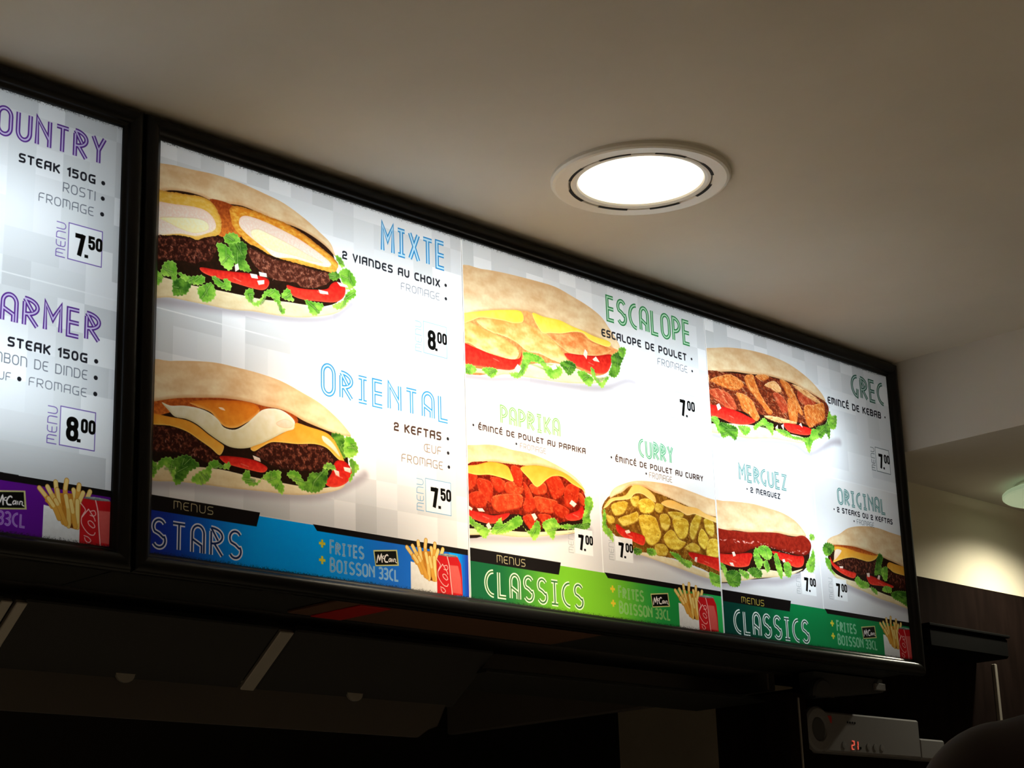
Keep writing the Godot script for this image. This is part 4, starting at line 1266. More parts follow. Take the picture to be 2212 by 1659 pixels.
func art_grec() -> Array:
	return [
		["shade", [-6.6,198.3,52.7,198.8,123.4,188.9,211.2,179.8,257.8,188.9,319.8,160.1,345.7,154]],
		["dark", [-13.8,79.9,109.7,58.9,227.2,52.5,291.3,74.3,312.2,91.4,314.6,119.5,268.2,155.6,213.3,163,126.1,165,41.2,177.8,-24.3,189.1]],
		["bunb", [-24.1,187.3,41.6,174.2,111.9,165.7,183.8,164.3,243.1,163.5,238.7,173.9,211.7,176.1,152.9,180.4,95.1,190,53.4,191.6,-25,197]],
		["bunt", [-12.5,66.3,26.7,52.9,69.1,44.2,117.6,38.9,169.8,37.6,210.8,40.6,242.9,47.5,275,58.4,300.8,72.5,311.9,81.9,314.1,89.2,283.9,83.3,254.2,77.5,224.6,73.7,189,73,150.9,74.7,107.3,80.4,64.7,85,22.6,94.1,-16.1,104.3]],
		["kebr", [-15.9,101.6,50.4,89.6,107.1,82.3,165.4,74.7,224.3,75.6,283.9,83.3,314.1,89.2,322.7,99,317.1,117.1,292.7,132.7,261.2,140,216.4,138.5,171.9,142.6,128.4,144.7,71.9,147.6,-20.9,153.6]],
		["kebo", [4.8,110,35.9,96.9,58.6,90.7,83.2,95.1,92,104.3,69.8,115.6,47.6,116.2,20.6,114.2]],
		["kebd", [0.2,128.6,25.4,120.4,54.9,125.6,67.3,139.4,66.3,148.6,41.4,149.4,17.8,141.3]],
		["kebo", [69.4,119.3,89.1,117.5,110.9,124.3,120.6,138.9,127.8,150.3,115.6,157.8,99.6,149.8,83.3,145.5,76.5,130.6]],
		["kebo", [95.2,87.3,115.9,79.7,123.2,91.1,132.7,107.6,148.1,123,164.1,134.8,151.8,140.6,136,128.9,114.8,114.5,99.2,102.9]],
		["kebl", [146,92.3,170.6,80.2,184.9,83.1,192.5,92.8,180,98.8,163,94.6]],
		["kebd", [168.1,101,191.6,100.3,204.8,112.8,206.2,125.5,190.7,131.9,177.8,117.6]],
		["kebo", [188.8,74.9,209.5,74.6,225.9,86.5,235.8,103.4,248.5,121.7,239,125.2,220,110,204.1,94.3]],
		["kebd", [238.2,84.2,260.2,78.2,277.7,84.4,288.7,93.8,274.6,107.7,250.5,106.4,236.5,97.7]],
		["kebo", [209,102.7,226.3,107,233.6,120.6,227.9,142,212.7,144.7,206.2,125.5]],
		["kebo", [253.3,107.7,281.6,100.7,307.4,92.3,311.7,106.7,306.4,122.8,283.3,134.3,263.7,143.7,253.4,130.2]],
		["kebl", [139.9,144.5,175.1,140.2,216.2,140.4,227.9,142,185.6,149.3,151,148]],
		["kebo", [124.4,79.8,148.1,73.4,162.3,76.2,146.8,84.7,132.3,85.7]],
		["kebl", [224.3,75.6,254.2,77.5,283.7,85.2,301.1,93.4,288.4,95.7,258.7,89.8,232.6,81.5]],
		["kebl", [-16.4,107,0.2,102,3.4,110.3,-4.3,120.6,-18.1,125]],
		["tom", [-20.9,153.6,30.6,148.7,71.7,149.4,93.7,152.7,110.2,155.2,113.9,159.9,89.2,168.2,55.5,171.8,23.2,168.6,-22.2,167.8]],
		["tom", [191.6,148.3,224.6,144.4,260.7,143.8,270.8,147.7,259,156.6,228.5,160.4,202,159.4]],
		["leaf", [-4.1,172.5,15.2,167.4,22.6,174,24.6,186,18.4,194,11.1,181.3]],
		["leafd", [22.4,175.8,49.8,174.6,66,177.1,67.8,185.7,59.6,198.6,45,193.9,28.1,199.8,21,190.1]],
		["leaf", [69.2,173,97.3,170,100,176.7,87.1,186.3,76.5,182.4]],
		["leaf", [108.8,168,127.2,155.8,139.5,147.9,150.3,153.6,163.1,155,159.3,174.8,151.5,167.9,138,161.2,123.1,166.5,113.8,173.4]],
		["leaf", [166.7,161.7,199,159.9,212.6,168.6,189,169.8]],
		["leaf", [201.1,166.9,243.1,163.5,261.8,158.5,269.8,144.1,286.4,145,289.6,155.8,269.8,166.5,258,187.3,249.8,180.9,242.3,169.2,218.2,171.3]],
		["leafd", [282.5,140.1,308.5,130,319.4,118.6,324.1,129.2,317.5,154.9,309.5,144.9,292.4,157.5]],
		["leaf", [315.9,121.1,324.6,103.5,329.8,111.1,344.3,108.6,339.6,130.3,324.9,134.7]],
		["onion", [17.1,148.5,24.3,144.6,29.5,151.6,20.3,157.1]],
		["onion", [166.9,159.9,174.9,153.4,174.5,161.3]],
		["onion", [183.7,153.3,191.5,149.2,190.7,160.4]],
		["onion", [233.7,142.9,240.2,139,243.7,146.7]],
	]


func art_paprika() -> Array:
	return [
		["shade", [-1.6,427.3,46.9,422.8,115.4,415.8,187.1,401.8,236.9,388.6]],
		["dark", [-6.7,318.3,97.7,301.6,180.4,309.1,224.6,328.3,230.3,356.9,222.8,376.8,202.2,393.1,115.9,405.8,47.3,413,-9.9,418.8]],
		["bunb", [-7.7,416.9,47.4,411.4,115.9,405.8,175.4,396.5,212.2,390.1,202,396.8,151,406.7,92.4,415.7,47.1,418.2,-8,425.2]],
		["bunt", [-6.3,306.7,18.2,299.4,52.1,293.9,86.4,295,121.4,294.5,156.8,299.1,187.8,306.2,211.8,314.7,226.1,324.7,231.6,336,216.2,324.4,192.2,314.2,163.4,310,132.4,309.7,108.7,315.1,78.5,316.4,44.4,318.4,17.2,327.6,-7.1,333]],
		["papd", [-4.9,331,85.5,315.3,168,314.4,216.3,322.7,233.3,347.8,223,373.3,188.3,381.3,151.8,392.9,120.7,403.6,103.1,384.4,59.5,388.6,-6.9,392.8]],
		["pap", [-3,340.5,16.8,339.1,16.3,353.9,5,363.7,-3.8,363.3]],
		["pap", [18.8,345.4,41.1,345.3,47.4,354.2,42.1,376.3,29,368.4,19.3,361.6]],
		["pap", [43.5,340,66.1,339.9,72.5,350.6,58.5,359.2,47.5,352.6]],
		["papl", [72.8,342.2,102.8,341.1,102.2,354.6,72.2,357.2]],
		["pap", [2.6,368.9,24.8,362.4,35.4,375.6,26.2,385,4.3,383.2]],
		["papl", [47,365.8,76.7,358.2,102.1,356.3,101.3,373,75.7,381.5,55.2,385.9,44.2,379.3]],
		["pap", [85.4,317,103.7,320.9,102.6,344.5,88.9,341.5,82.6,327.5]],
		["pap", [105.3,337.4,116.6,344.1,127.4,362.7,129.3,370.8,114.9,379.4,103.5,374.4,109,356.9]],
		["papl", [119.2,338.7,147.8,332.8,151.9,345.7,132.6,351.9,121.1,348.5]],
		["pap", [150.7,323.9,175,318.5,186.5,328.8,188.3,340.5,168.2,353.6,156.9,341.6]],
		["papl", [127.8,354.3,156.3,353.6,172.9,356.3,164.8,372.7,136.2,374.9,127.2,366.1]],
		["pap", [172.8,358,196.6,364.9,188.5,377.9,169.4,375.4,162.8,364.5]],
		["pap", [191.2,331.5,216.2,324.4,217.4,344.9,204.3,358.8,187.2,359.4]],
		["papl", [217.9,336.2,227.6,340,234.3,351.1,221.8,352.9]],
		["pap", [133.6,378.6,157.4,377,163.7,391.3,151.6,396.3,137.9,388]],
		["pap", [103,386,121.8,380.2,128.5,387.6,120.7,403.6,107.2,395.4]],
		["cheese", [-4.9,331.9,17.3,326.8,44.4,318.4,73.9,318.8,82.6,327.5,86.7,339.3,68.5,337.9,41.4,337,16.8,340.8,-5.2,339.2]],
		["cheese", [101.6,317.9,130,310.1,158.7,309,187.5,311.5,211.5,319.9,231.2,330.9,206.2,325.9,187.1,318.4,167.7,319.6,152.9,326.9,133.2,340.4,117.3,330.6]],
		["tom", [-6.8,390.4,26,391.5,48.2,391.8,77.8,384.5,66,395.9,41,404.1,14.5,402.8,-7.1,397.6]],
		["tom", [188.8,372.8,213.8,362.6,224.2,354.3,226.3,367.7,213,376.4,193.3,379]],
		["leaf", [-6.9,392.8,12.3,404.7,21,406.7,36.3,411.2,43.2,405.4,31.3,425.1,18.3,420,7.7,411.7,-7.4,407.3]],
		["leaf", [40.6,415.5,54.7,397.4,61.6,393.2,65.8,400.8,93.8,385.6,102.6,394.4,93,402.2,74.4,411.2,53.9,417]],
		["leaf", [102.4,399.3,113.7,404.5,130.8,387.3,137.2,399.8,124.7,416.6,115.7,410.8]],
		["leaf", [140,391.1,164.4,379.5,175.9,388,195.5,383.8,195,392.3,170.8,393.8,162.7,410.2,153.4,406]],
		["leaf", [229.9,343.1,242.6,338.7,247.3,351.1,238.5,364.4,240.2,376.2,227.1,386.8,223,373.3,229,357.1]],
		["leafd", [192.8,387.5,220.1,380.5,237.7,376.5,234.6,385.5,207.2,391.6]],
		["onion", [197.2,354.6,202.4,348.7,212.4,353.3,206.7,358.8]],
		["onion", [16.2,386.4,26.2,385,30.9,389.2,19.4,390]],
		["onion", [-4.4,382.8,8.5,387.5,6.2,391.3,-4.6,387.7]],
		["onion", [32,406.9,37.7,402.6,42.4,408.8,36.2,412.5]],
		["onion", [119.5,380.5,126.6,378.2,131.5,383.9,126.1,389.3]],
	]


func art_curry() -> Array:
	return [
		["shade", [331.8,413.2,363.5,411.2,403.2,415.3,443.5,423.2,493,430.3,521.6,429]],
		["curd", [270.1,342.7,318.5,312.8,371.9,306.8,453.5,313.3,549.3,327.9,539.6,421.6,486,414.8,417.5,406.6,337.5,407.3,294.8,389.9,268,372.5]],
		["bunb", [329.6,408.2,364,405,403.9,407.3,444.5,411.5,485.8,417.6,536.7,421.9,536.1,427.4,493.3,427.6,443.6,421.8,389.8,415.5,352.9,411]],
		["bunt", [283.7,330.3,294.8,318.1,318.9,307.5,345.8,299.9,386.3,295.7,427.3,295.1,468.9,298.2,505.5,302.2,551.5,307,548.9,331.7,508.4,331.5,466.3,326.2,425.2,319.1,384.9,312.1,358.5,307,331.9,309.1,312.7,320.8,288.5,334.8]],
		["curd", [269.6,349.7,291.3,330.9,331.3,316.3,384.9,312.1,439.1,319,508.6,329.6,548.7,333.6,542.7,391.8,488,394.6,432.5,392.3,377.3,404.2,338.4,394.9,295.9,374,268,372.5]],
		["cheesep", [268.2,351.6,280.6,337.7,291.2,332.7,317.6,325.4,337.3,307.4,361.1,307.5,381.9,316.2,385.1,326.5,370.6,323.2,355,318.3,338.9,320.6,327.7,329.3,311.8,333.3,290.8,338,277.3,347.8]],
		["cur", [290.6,341.6,316.9,334.3,321.7,340.7,310.2,354.6,291.9,358.9,284.9,349.3]],
		["cur", [327.7,329.3,346.6,323,345.5,337.4,334.7,340.7]],
		["curl", [348.9,328.1,370.6,323.2,383.4,330.4,374.2,344.2,352.7,347.1,345.4,339.2]],
		["cur", [299.3,363.1,326,352.5,342.2,346.8,343.8,358.9,324.8,368.5,308.9,372.4]],
		["curl", [347.1,351.4,379.2,348.9,388.9,361.9,393,377.5,375.6,392.1,359.8,390.5,348,372.5]],
		["cur", [393,345.2,409.6,341.2,416.8,352.9,407.4,366.7,394.2,363]],
		["cur", [412.7,337.2,446,334.4,445.3,341.8,422.8,346.6]],
		["curl", [422.8,346.6,445.3,341.8,458.8,347.3,454.1,367.9,436.8,375.5,424.1,362.7]],
		["cur", [464.2,348.4,479.9,331.7,490.9,335.7,470.5,371.3,459.7,367.2]],
		["curl", [398.4,376.8,418.6,363.4,434,375.9,450.2,379.3,432.5,392.3,408,391.7]],
		["cur", [496.4,336.8,519.1,339.3,516.9,361.8,500.2,356.6]],
		["curl", [478.7,373.9,489.2,352.5,504.9,367,494.6,384.7]],
		["curl", [496.9,389.9,507.8,366.6,530.7,367.5,528.4,389.8,507.7,395.9]],
		["cur", [378.3,391.7,397.5,387.6,407.7,395.3,401.4,404.9,379.9,405.7]],
		["cur", [446.8,386.9,464.3,377.5,480.8,380.9,480,390.1,457.5,391]],
		["cur", [273.9,361.3,289.2,361,291.1,369.4,278.1,372.9]],
		["cur", [386.3,328.2,402.4,329.5,396,341.2,382.7,339.5]],
		["cheesep", [397.3,325.7,419.8,318,452.7,322.6,480.8,322.3,503,328.5,548.7,333.6,547.9,341.1,496.6,334.9,474.2,332.4,456.9,336.6,437.9,331.9,410.6,330.2]],
		["tom", [294.9,370.7,313.8,377,339.7,378.9,355.7,382.2,351.5,395.4,325.7,391.2,307.8,388.2,295.4,381.1]],
		["tom", [454.5,393.2,488.2,392.8,539.4,395.9,537.4,414.5,495.1,408.3,467.4,404.3]],
		["leaf", [269.5,351.5,273.9,361.3,272.9,375.3,285,384.2,287,398.6,276.8,392.1,264.8,383.3,266,365.8]],
		["leaf", [359.1,399.4,375.2,397.4,380.4,405.6,363.7,408.5]],
		["leaf", [410.2,397.6,431.9,398.6,439.7,404,461.6,406.8,455.1,416.9,433.6,410.9]],
		["leaf", [501.3,417.6,519.7,419.2,539.4,423.4,538.1,436.4,506.5,436.5]],
		["leafd", [331.4,401,348.3,402.4,342.4,410.5,330.7,409.8]],
		["onion", [312.3,378.9,321.6,376,325.2,379.9,315.9,382.8]],
		["onion", [469.3,398.7,475,398,472.8,406.4,467.3,405.2]],
	]


func art_merguez() -> Array:
	return [
		["shade", [-2.2,431.6,53.2,425.6,90.7,417.8,154,410.9,210.3,392.9]],
		["dark", [-13.4,332.2,126.9,319.6,203.7,322.3,232.2,336.2,235,355.1,214,384.6,142.4,402.1,66.5,415.1,-22.5,423.4]],
		["bunb", [-14.3,412.1,42.8,410.1,107.8,398.2,168.6,396,213.9,385.4,181,399.3,141.8,406.8,91.1,414.2,53.6,422.1,-16.3,431.3]],
		["bunt", [-10.9,307.5,18.2,301.8,54.9,298.2,92,296.1,129.5,297.2,167.5,299.9,197.8,307,217.4,317.3,229.6,329.3,218.1,332.4,189,335.3,150.4,335.5,111.9,340.4,74.4,343.6,37.7,345.3,-15.4,352.1]],
		["saus", [-15.2,350.6,25.5,346.8,74.4,343.6,112.1,338.8,155.6,334.8,188.8,336.9,218.3,330.8,233.7,334.4,241.3,343.1,236.3,354.9,222.1,362.6,198.4,364.3,159.9,362.6,122,361.7,83.9,368.7,58.4,378.2,21.7,383,-18.8,386.4]],
		["tom", [-11.9,387.8,33.7,383.1,80.6,376,76.7,389.5,68.4,398.1,38.8,402.6,8,400.5,-12.7,395.4]],
		["tom", [134,366.5,159.5,365.8,198.1,366.2,217.8,365.1,214.6,379.8,195.7,385.4,170.3,381.7,150.6,376.2]],
		["leaf", [-12.8,396.9,10.3,401.8,17.4,413,12.7,424,2.6,407.1]],
		["leafd", [16.4,411.6,38.3,407.6,50.4,413.8,46,429.7,33.1,434.1,19,432.3,13,421]],
		["leaf", [45.8,405.2,62.6,406.4,71.8,411.4,66.1,418.5,52.1,413.6]],
		["leafd", [67.7,404.3,85.6,397.7,103.6,401.8,101.3,411.6,83.8,413.5]],
		["leaf", [85.5,376.2,94.2,365.1,102.5,378.8,109.5,387.2,97.7,399.7,88.8,391.2]],
		["leaf", [96.4,367.2,109.7,360.1,124.6,360.6,134.2,368.8,130,378.9,117.1,382,102.9,375.6]],
		["leaf", [109,387.3,119.5,383,126.2,394.6,117.3,402.1]],
		["leaf", [138.3,373,146.5,368.1,154.8,383.5,158.9,395.5,154.2,409.3,143.2,395.8,139.5,383.7]],
		["leaf", [162.3,384.2,175.8,378.7,183.2,388.1,178.5,403,165.4,401.1]],
		["leaf", [222.8,377.3,238.2,361.1,245.1,349.1,249.1,363,242.8,386.4,226.7,388.2]],
		["leaf", [240.2,325.6,250.8,325.9,251.1,333.9,239,334.6]],
		["onion", [31.6,380.3,37.8,378.5,41.2,384.5,34.5,387.1]],
		["onion", [23.8,397.2,32.3,396.5,35.7,402.1,26.9,401.6]],
		["onion", [159.4,376.7,166,375.2,167.9,380.4,161.4,381.2]],
	]


func art_original() -> Array:
	return [
		["shade", [332.9,400.3,382,408.2,423.7,415.4,466.6,419.4,519.2,424.2]],
		["dark", [293.2,331.9,367.1,319.4,466,332.4,545.3,341.8,533.2,412.8,454.7,402.3,370.5,391.4,310.6,383.3,288.4,366.5]],
		["bunb", [284,368.6,302.5,382.6,334.6,388.8,370.5,391.4,412,398.5,454.5,404,533.5,411.1,531.4,423,467.2,416,424.2,412,382.5,404.8,349.6,400.2,322.6,394.9,296.5,386.5]],
		["bunt", [286.5,331.1,299.9,322.9,323,315,350,301.7,385,293.8,428.8,289.8,472.3,292.6,546,302.2,538.2,347.7,473,343.4,441.5,338.6,407.5,334.4,365.1,332.9,322.7,336.4,292.5,336.8]],
		["sauce", [303.6,335.5,365.3,331.2,421.6,336,441.5,338.6,406.5,341.1,349.6,343,308.3,341.4]],
		["meat", [305.2,362.9,334.2,353,362.6,349.6,390.6,351.3,420.1,346.2,424.7,357.3,413.5,370.2,386.8,376.8,358.6,376.7,331.3,373.2,312.6,368.8]],
		["meat", [456.1,357.1,475.7,363.3,535.5,363.4,531.4,387.6,486.5,387.6,458.2,380.6]],
		["cheese", [305.9,338.4,336.6,336.3,378.2,339.5,421.1,339.4,433.8,336.2,423,345.8,401.9,352,379.3,351.3,356.8,350.6,334,354.6,313.8,360.6,299,364.9,306.9,351.3]],
		["gloss", [308,343.1,326,342.5,311.8,355.6,302.3,360.8]],
		["cheese", [456.7,353.7,463.8,345.8,484.3,347.1,537.6,351.2,535.5,363.4,481.7,362.9,464.8,358.1]],
		["tom", [291.2,356.4,299.5,365.2,317.8,371.2,345,374.6,362.1,376,354.5,385.3,329.9,383.1,306.1,376.1,293.7,367.8]],
		["tom", [392.6,375.8,415.3,376.6,443.4,381.9,469.7,385.7,465.5,389.8,436.4,389.6,401.8,390]],
		["leafd", [272.3,345.8,281.9,334.9,298.3,334.5,306.3,340,293,353,279,356.3]],
		["leaf", [278.5,359.6,291.6,362.9,293.1,375.6,305.3,385.9,291.6,382.5,279.5,372.3]],
		["leafd", [416.1,371.6,433.3,335.4,447.2,339.7,439.4,355.6,442.3,370.7,430.7,370.3]],
		["leaf", [438,360.8,457.1,355,453.4,377.8,441.2,377.4]],
		["leaf", [356.8,388.8,366.5,380.4,376.9,385.8,396.3,388.6,395.6,397.2,372,399.7]],
		["leaf", [401.1,394.7,418.4,397.8,419.9,406.2,408.5,402.5]],
		["leaf", [435.4,396,445.3,388.3,463.2,389.7,461.8,398.6,440.7,399.1]],
		["leafd", [461,400,485.7,392.4,530.3,394.5,525.9,420.2,485.6,411.1,468.5,407.9]],
		["onion", [393.1,372.5,401.9,371.2,402.2,378.1,395,378.9]],
		["onion", [427.6,372,433.3,372.2,430.7,379.9,423.6,379]],
		["onion", [315.2,369.8,326.4,368.6,325.9,372.2,317.6,372.8]],
	]


func art_fries() -> Array:
	return [
		["poly", "boxw", 0, [424.4,471.7,434.1,472.7,438.9,479.7,444.5,486.1,453.1,490.5,458.8,492.6,470.2,491.4,470,509.2,424.2,514]],
		["poly", "friem", 0, [425.9,467.7,434.1,472.2,435.4,474.7,440.3,481.7,444.5,486.1,451.6,490.1,458.8,492.6,470.2,491.1,470.4,466.8,472.2,457.9,474.5,454.3,457.6,454.7,435.8,457.9,428.5,464.2]],
		["fry", "a", 0, [434.8,472.1,427.8,463.2,418.4,454.1]],
		["fry", "b", 0, [441.3,468.1,433.6,459.2,428.1,451.3]],
		["fry", "b", 0, [442.9,464.1,439.5,454.2,437.9,444.9]],
		["fry", "a", 0, [454.3,469.8,450,454,451.4,441]],
		["fry", "b", 0, [460.8,474.5,462.6,460.1,460.3,450.3]],
		["fry", "a", 0, [464.6,467.5,466.1,452.1,467,444]],
		["fry", "b", 0, [467.6,462.8,472.3,451.9]],
		["fry", "b", 0, [478.1,456.1,480.9,449.2]],
		["fry", "a", 0, [449.2,487.7,444.2,471,440.3,453]],
		["fry", "b", 0, [456,490.7,454.9,474.1,451,458.3]],
		["fry", "a", 0, [452.4,489,442.7,471.2,438.5,464.6]],
		["fry", "b", 0, [466.9,490.6,465.5,462]],
		["fry", "a", 0, [464,490.4,461.4,478.8,457.4,462.9]],
		["fry", "a", 0, [443.9,484,438.3,473.8,429.9,464]],
		["poly", "gap", 0, [457.7,492.4,459.7,487.1,461.7,492.3]],
		["poly", "can", 0, [472.1,459,474.4,457.4,483.2,456.9,487.7,457.8,491.4,457.9,507.1,456.6,508.6,459.1,512.9,465.8,514.5,483.8,514.8,506.8,469.7,509.3,469.7,466.9]],
		["poly", "canlid", 0, [473.3,457.8,476.3,455.7,487,454.3,504.9,454.7,507.8,456.6,491,458.1]],
		["poly", "canlight", 0, [492.5,468.7,507.5,468.1,512.2,484,513.4,504.7,496.6,504.3]],
		["line", "canw", 1.5, [488.4,458.2,491.8,469.9,493.5,486.1,496.2,507.6]],
		["line", "canw", 1.1, [469.8,463.6,475.9,470,473.9,474.6,471.6,479.3,471.8,485.8,476.4,492.3,482.1,496.6,487.3,496.9,489.2,493.9]],
		["line", "canw", 1.2, [479.9,469,475.4,474.5,472.3,478.6]],
		["line", "canw", 1.2, [479.9,469,482.8,472.5,487.1,477.5,488.8,481.1]],
		["line", "canw", 1.1, [486,489.1,481.3,486.3,479.9,482.7,483.3,481.8,486.9,484.1,488.6,487.7,486,489.1]],
		["line", "canw", 1.1, [482.8,470.9,487.3,469.8,489.1,473.5,486.4,475.9,482,475.4]],
		["line", "canw", 1.1, [475.4,498.9,480.5,500,484.1,503.4,481.1,505.9,477.5,504.1,476.1,501]],
	]


func art_badge() -> Array:
	return [
		["poly", "mcb", 0, [361.9,464.7,401.8,459.6,404.4,479.8,365.2,484.8]],
		["poly", "mck", 0, [364,466.4,399.9,461.5,401.8,478.4,366.4,482.9]],
		["line", "mcw", 1.8, [367.7,479.7,370.1,470.4,372.4,476,375.3,468.7,376.4,478.3]],
		["line", "mcw", 1.2, [379.6,470,377.5,471.2,377.5,473.1,379.4,473.4]],
		["line", "mcw", 1.9, [386.2,469,384.7,468.1,382.2,469.8,380.4,473.9,381.8,477.2,385.7,477.1]],
		["line", "mcw", 1.4, [391.3,472.6,389.1,472.4,387.6,474.7,388.6,476.3,390.9,474.4,391.3,472.6,391.6,476]],
		["line", "mcw", 1.4, [393.3,472.4,393.6,475.5]],
		["line", "mcw", 1.4, [395.6,475.5,396.1,472.3,397.9,471.9,399,472.9,398.6,475.1,400.8,476.5]],
	]


func lettering() -> Array:
	return [
		[3, "deco", "COUNTRY", [329.3,27,493.1,63.8], "purple"],
		[3, "deco", "FARMER", [345.4,242.9,494.2,278.5], "purple"],
		[0, "deco", "MIXTE", [381.2,21.4,496.3,64.1], "blue"],
		[0, "decoc", "ORIENTAL", [278.7,235.5,497.2,279], "blue"],
		[1, "deco", "ESCALOPE", [295.8,22.2,490.5,64.5], "green"],
		[1, "deco", "PAPRIKA", [66,234.3,184.2,262], "lime"],
		[1, "deco", "CURRY", [352.9,233.8,432,262.6], "green2"],
		[2, "deco", "GREC", [396.5,22.7,495.4,65.3], "dgreen"],
		[2, "deco", "MERGUEZ", [62.7,234.4,186.8,263], "teal"],
		[2, "deco", "ORIGINAL", [327.4,234.9,467.9,264.1], "teal"],
		[0, "deco", "STARS", [33.2,465.5,160.9,502.8], "wblue"],
		[1, "deco", "CLASSICS", [26.5,465.6,219.3,503.6], "wgreen"],
		[2, "deco", "CLASSICS", [24.7,467.2,218.1,506.3], "wgreen2"],
		[3, "techb", "STEAK 150G", [381.5,77.7,480.6,88.8], "black"],
		[3, "tech", "ROSTI", [438.6,97.2,481.4,109], "grey"],
		[3, "tech", "FROMAGE", [408.4,117.5,479.8,128.3], "grey"],
		[3, "techb", "STEAK 150G", [379.1,293,478.5,304.2], "black"],
		[3, "tech", "MBON DE DINDE", [364.5,312.2,479.3,323.6], "grey"],
		[3, "tech", "FROMAGE", [406.7,333.3,479.3,343.3], "grey"],
		[3, "tech", "ŒUF", [359.1,333.2,385.1,343], "grey"],
		[0, "techb", "2 VIANDES AU CHOIX", [314,78.4,486,89.7], "black"],
		[0, "tech", "FROMAGE", [414.5,98.4,484.8,108.9], "lgrey"],
		[0, "techb", "2 KEFTAS", [398.9,292.6,482.5,304.2], "brown"],
		[0, "tech", "ŒUF", [451,312.7,482,324.1], "tan"],
		[0, "tech", "FROMAGE", [411.5,332.6,484.2,343.5], "tan"],
		[1, "techb", "ESCALOPE DE POULET", [282.2,78.3,478.4,90.5], "black"],
		[1, "tech", "FROMAGE", [407.6,98.5,478.6,109.5], "grey"],
		[1, "techb", "ÉMINCÉ DE POULET AU PAPRIKA", [22.5,268.8,236,277.3], "brown"],
		[1, "tech", "FROMAGE", [101.8,282.4,153.7,290.5], "tan"],
		[1, "techb", "ÉMINCÉ DE POULET AU CURRY", [299.3,269.4,500.6,278.2], "brown"],
		[1, "tech", "FROMAGE", [373.5,282.1,425.8,291], "tan"],
		[2, "techb", "EMINCÉ DE KEBAB", [322.1,78.1,481.1,90.5], "black"],
		[2, "techb", "2 MERGUEZ", [89.5,269.4,167,278.5], "black"],
		[2, "techb", "2 STEAKS OU 2 KEFTAS", [322.7,268.8,486.4,278], "black"],
		[2, "tech", "FROMAGE", [377.6,282.2,428.6,290.7], "grey"],
		[0, "tech", "MENUS", [62.7,443.6,118.1,453.3], "khaki"],
		[1, "tech", "MENUS", [50.4,444.8,104.9,455.3], "khaki"],
		[2, "tech", "MENUS", [47.3,447.1,104.2,456.9], "gold"],
	]


func bullets() -> Array:
	return [[3, 490.9, 84.4, 2.6], [3, 491, 103.5, 2.6], [3, 490.9, 122.9, 2.6], [3, 489.9, 299.6, 2.6], [3, 490.1, 318.8, 2.6], [3, 490.2, 337.6, 2.6], [3, 395.3, 338.3, 2.6], [0, 496.4, 84.1, 2.3], [0, 496.2, 103.4, 2.3], [0, 494.1, 299.6, 2.3], [0, 494.1, 319, 2.3], [0, 494.9, 337.9, 2.3], [1, 490.5, 84.4, 2], [1, 490.2, 104.1, 2], [1, 13.5, 272.4, 1.7], [1, 95, 285.2, 1.7], [1, 291, 273.2, 1.7], [1, 366.9, 285.9, 1.7], [2, 493.3, 85.3, 1.8], [2, 81.2, 273.8, 1.5], [2, 314.4, 274.2, 1.5], [2, 369.8, 287.1, 1.5]]


func prices() -> Array:
	return [[0, "8.00", [453.9,144.4,495.8,188.1], "lblue"], [0, "7.50", [452.6,359.3,497.2,403], "lblue"], [3, "7.50", [448.4,144.2,492.2,187.2], "purple"], [3, "8.00", [447.4,359.2,491.5,402.8], "purple"], [1, "7.00", [446.6,145.1,490.5,188.1], "lgreen"], [2, "7.00", [453.2,145.5,494.7,188], "dgreen"], [1, "7.00", [205.5,388.1,242.5,424.2], "none"], [1, "7.00", [289.8,389.1,327.8,424.4], "none"], [2, "7.00", [206.7,390.5,245.3,426.7], "none"], [2, "7.00", [294.5,390.8,331.8,426.7], "none"]]


# ------------------------------------------------------------------ downlights
func build_downlights() -> void:
	var glow := lamp_mat("lamp_glass", Color(1.0, 0.96, 0.86), 4.0)
	downlight(Vector3(0.578, CEIL, 0.258), "round recessed ceiling downlight with pale slotted rim beside the long menu board", glow, 0.119, 6.6, true)
	soffit_light(Vector3(2.015, UP - 0.1347, 0.074), 0.55, "beside the beige wall")
	for q in [[Vector3(-1.8, CEIL, 1.2), "over the left end of the counter"], [Vector3(0.6, CEIL, 2.7), "in the middle of the customers' side"]]:  # lamps added out of view so their floor bounce brightens the ceiling
		downlight(q[0], "added unseen ceiling downlight for bounce light, " + q[1], glow, 0.119, 11.0, true)

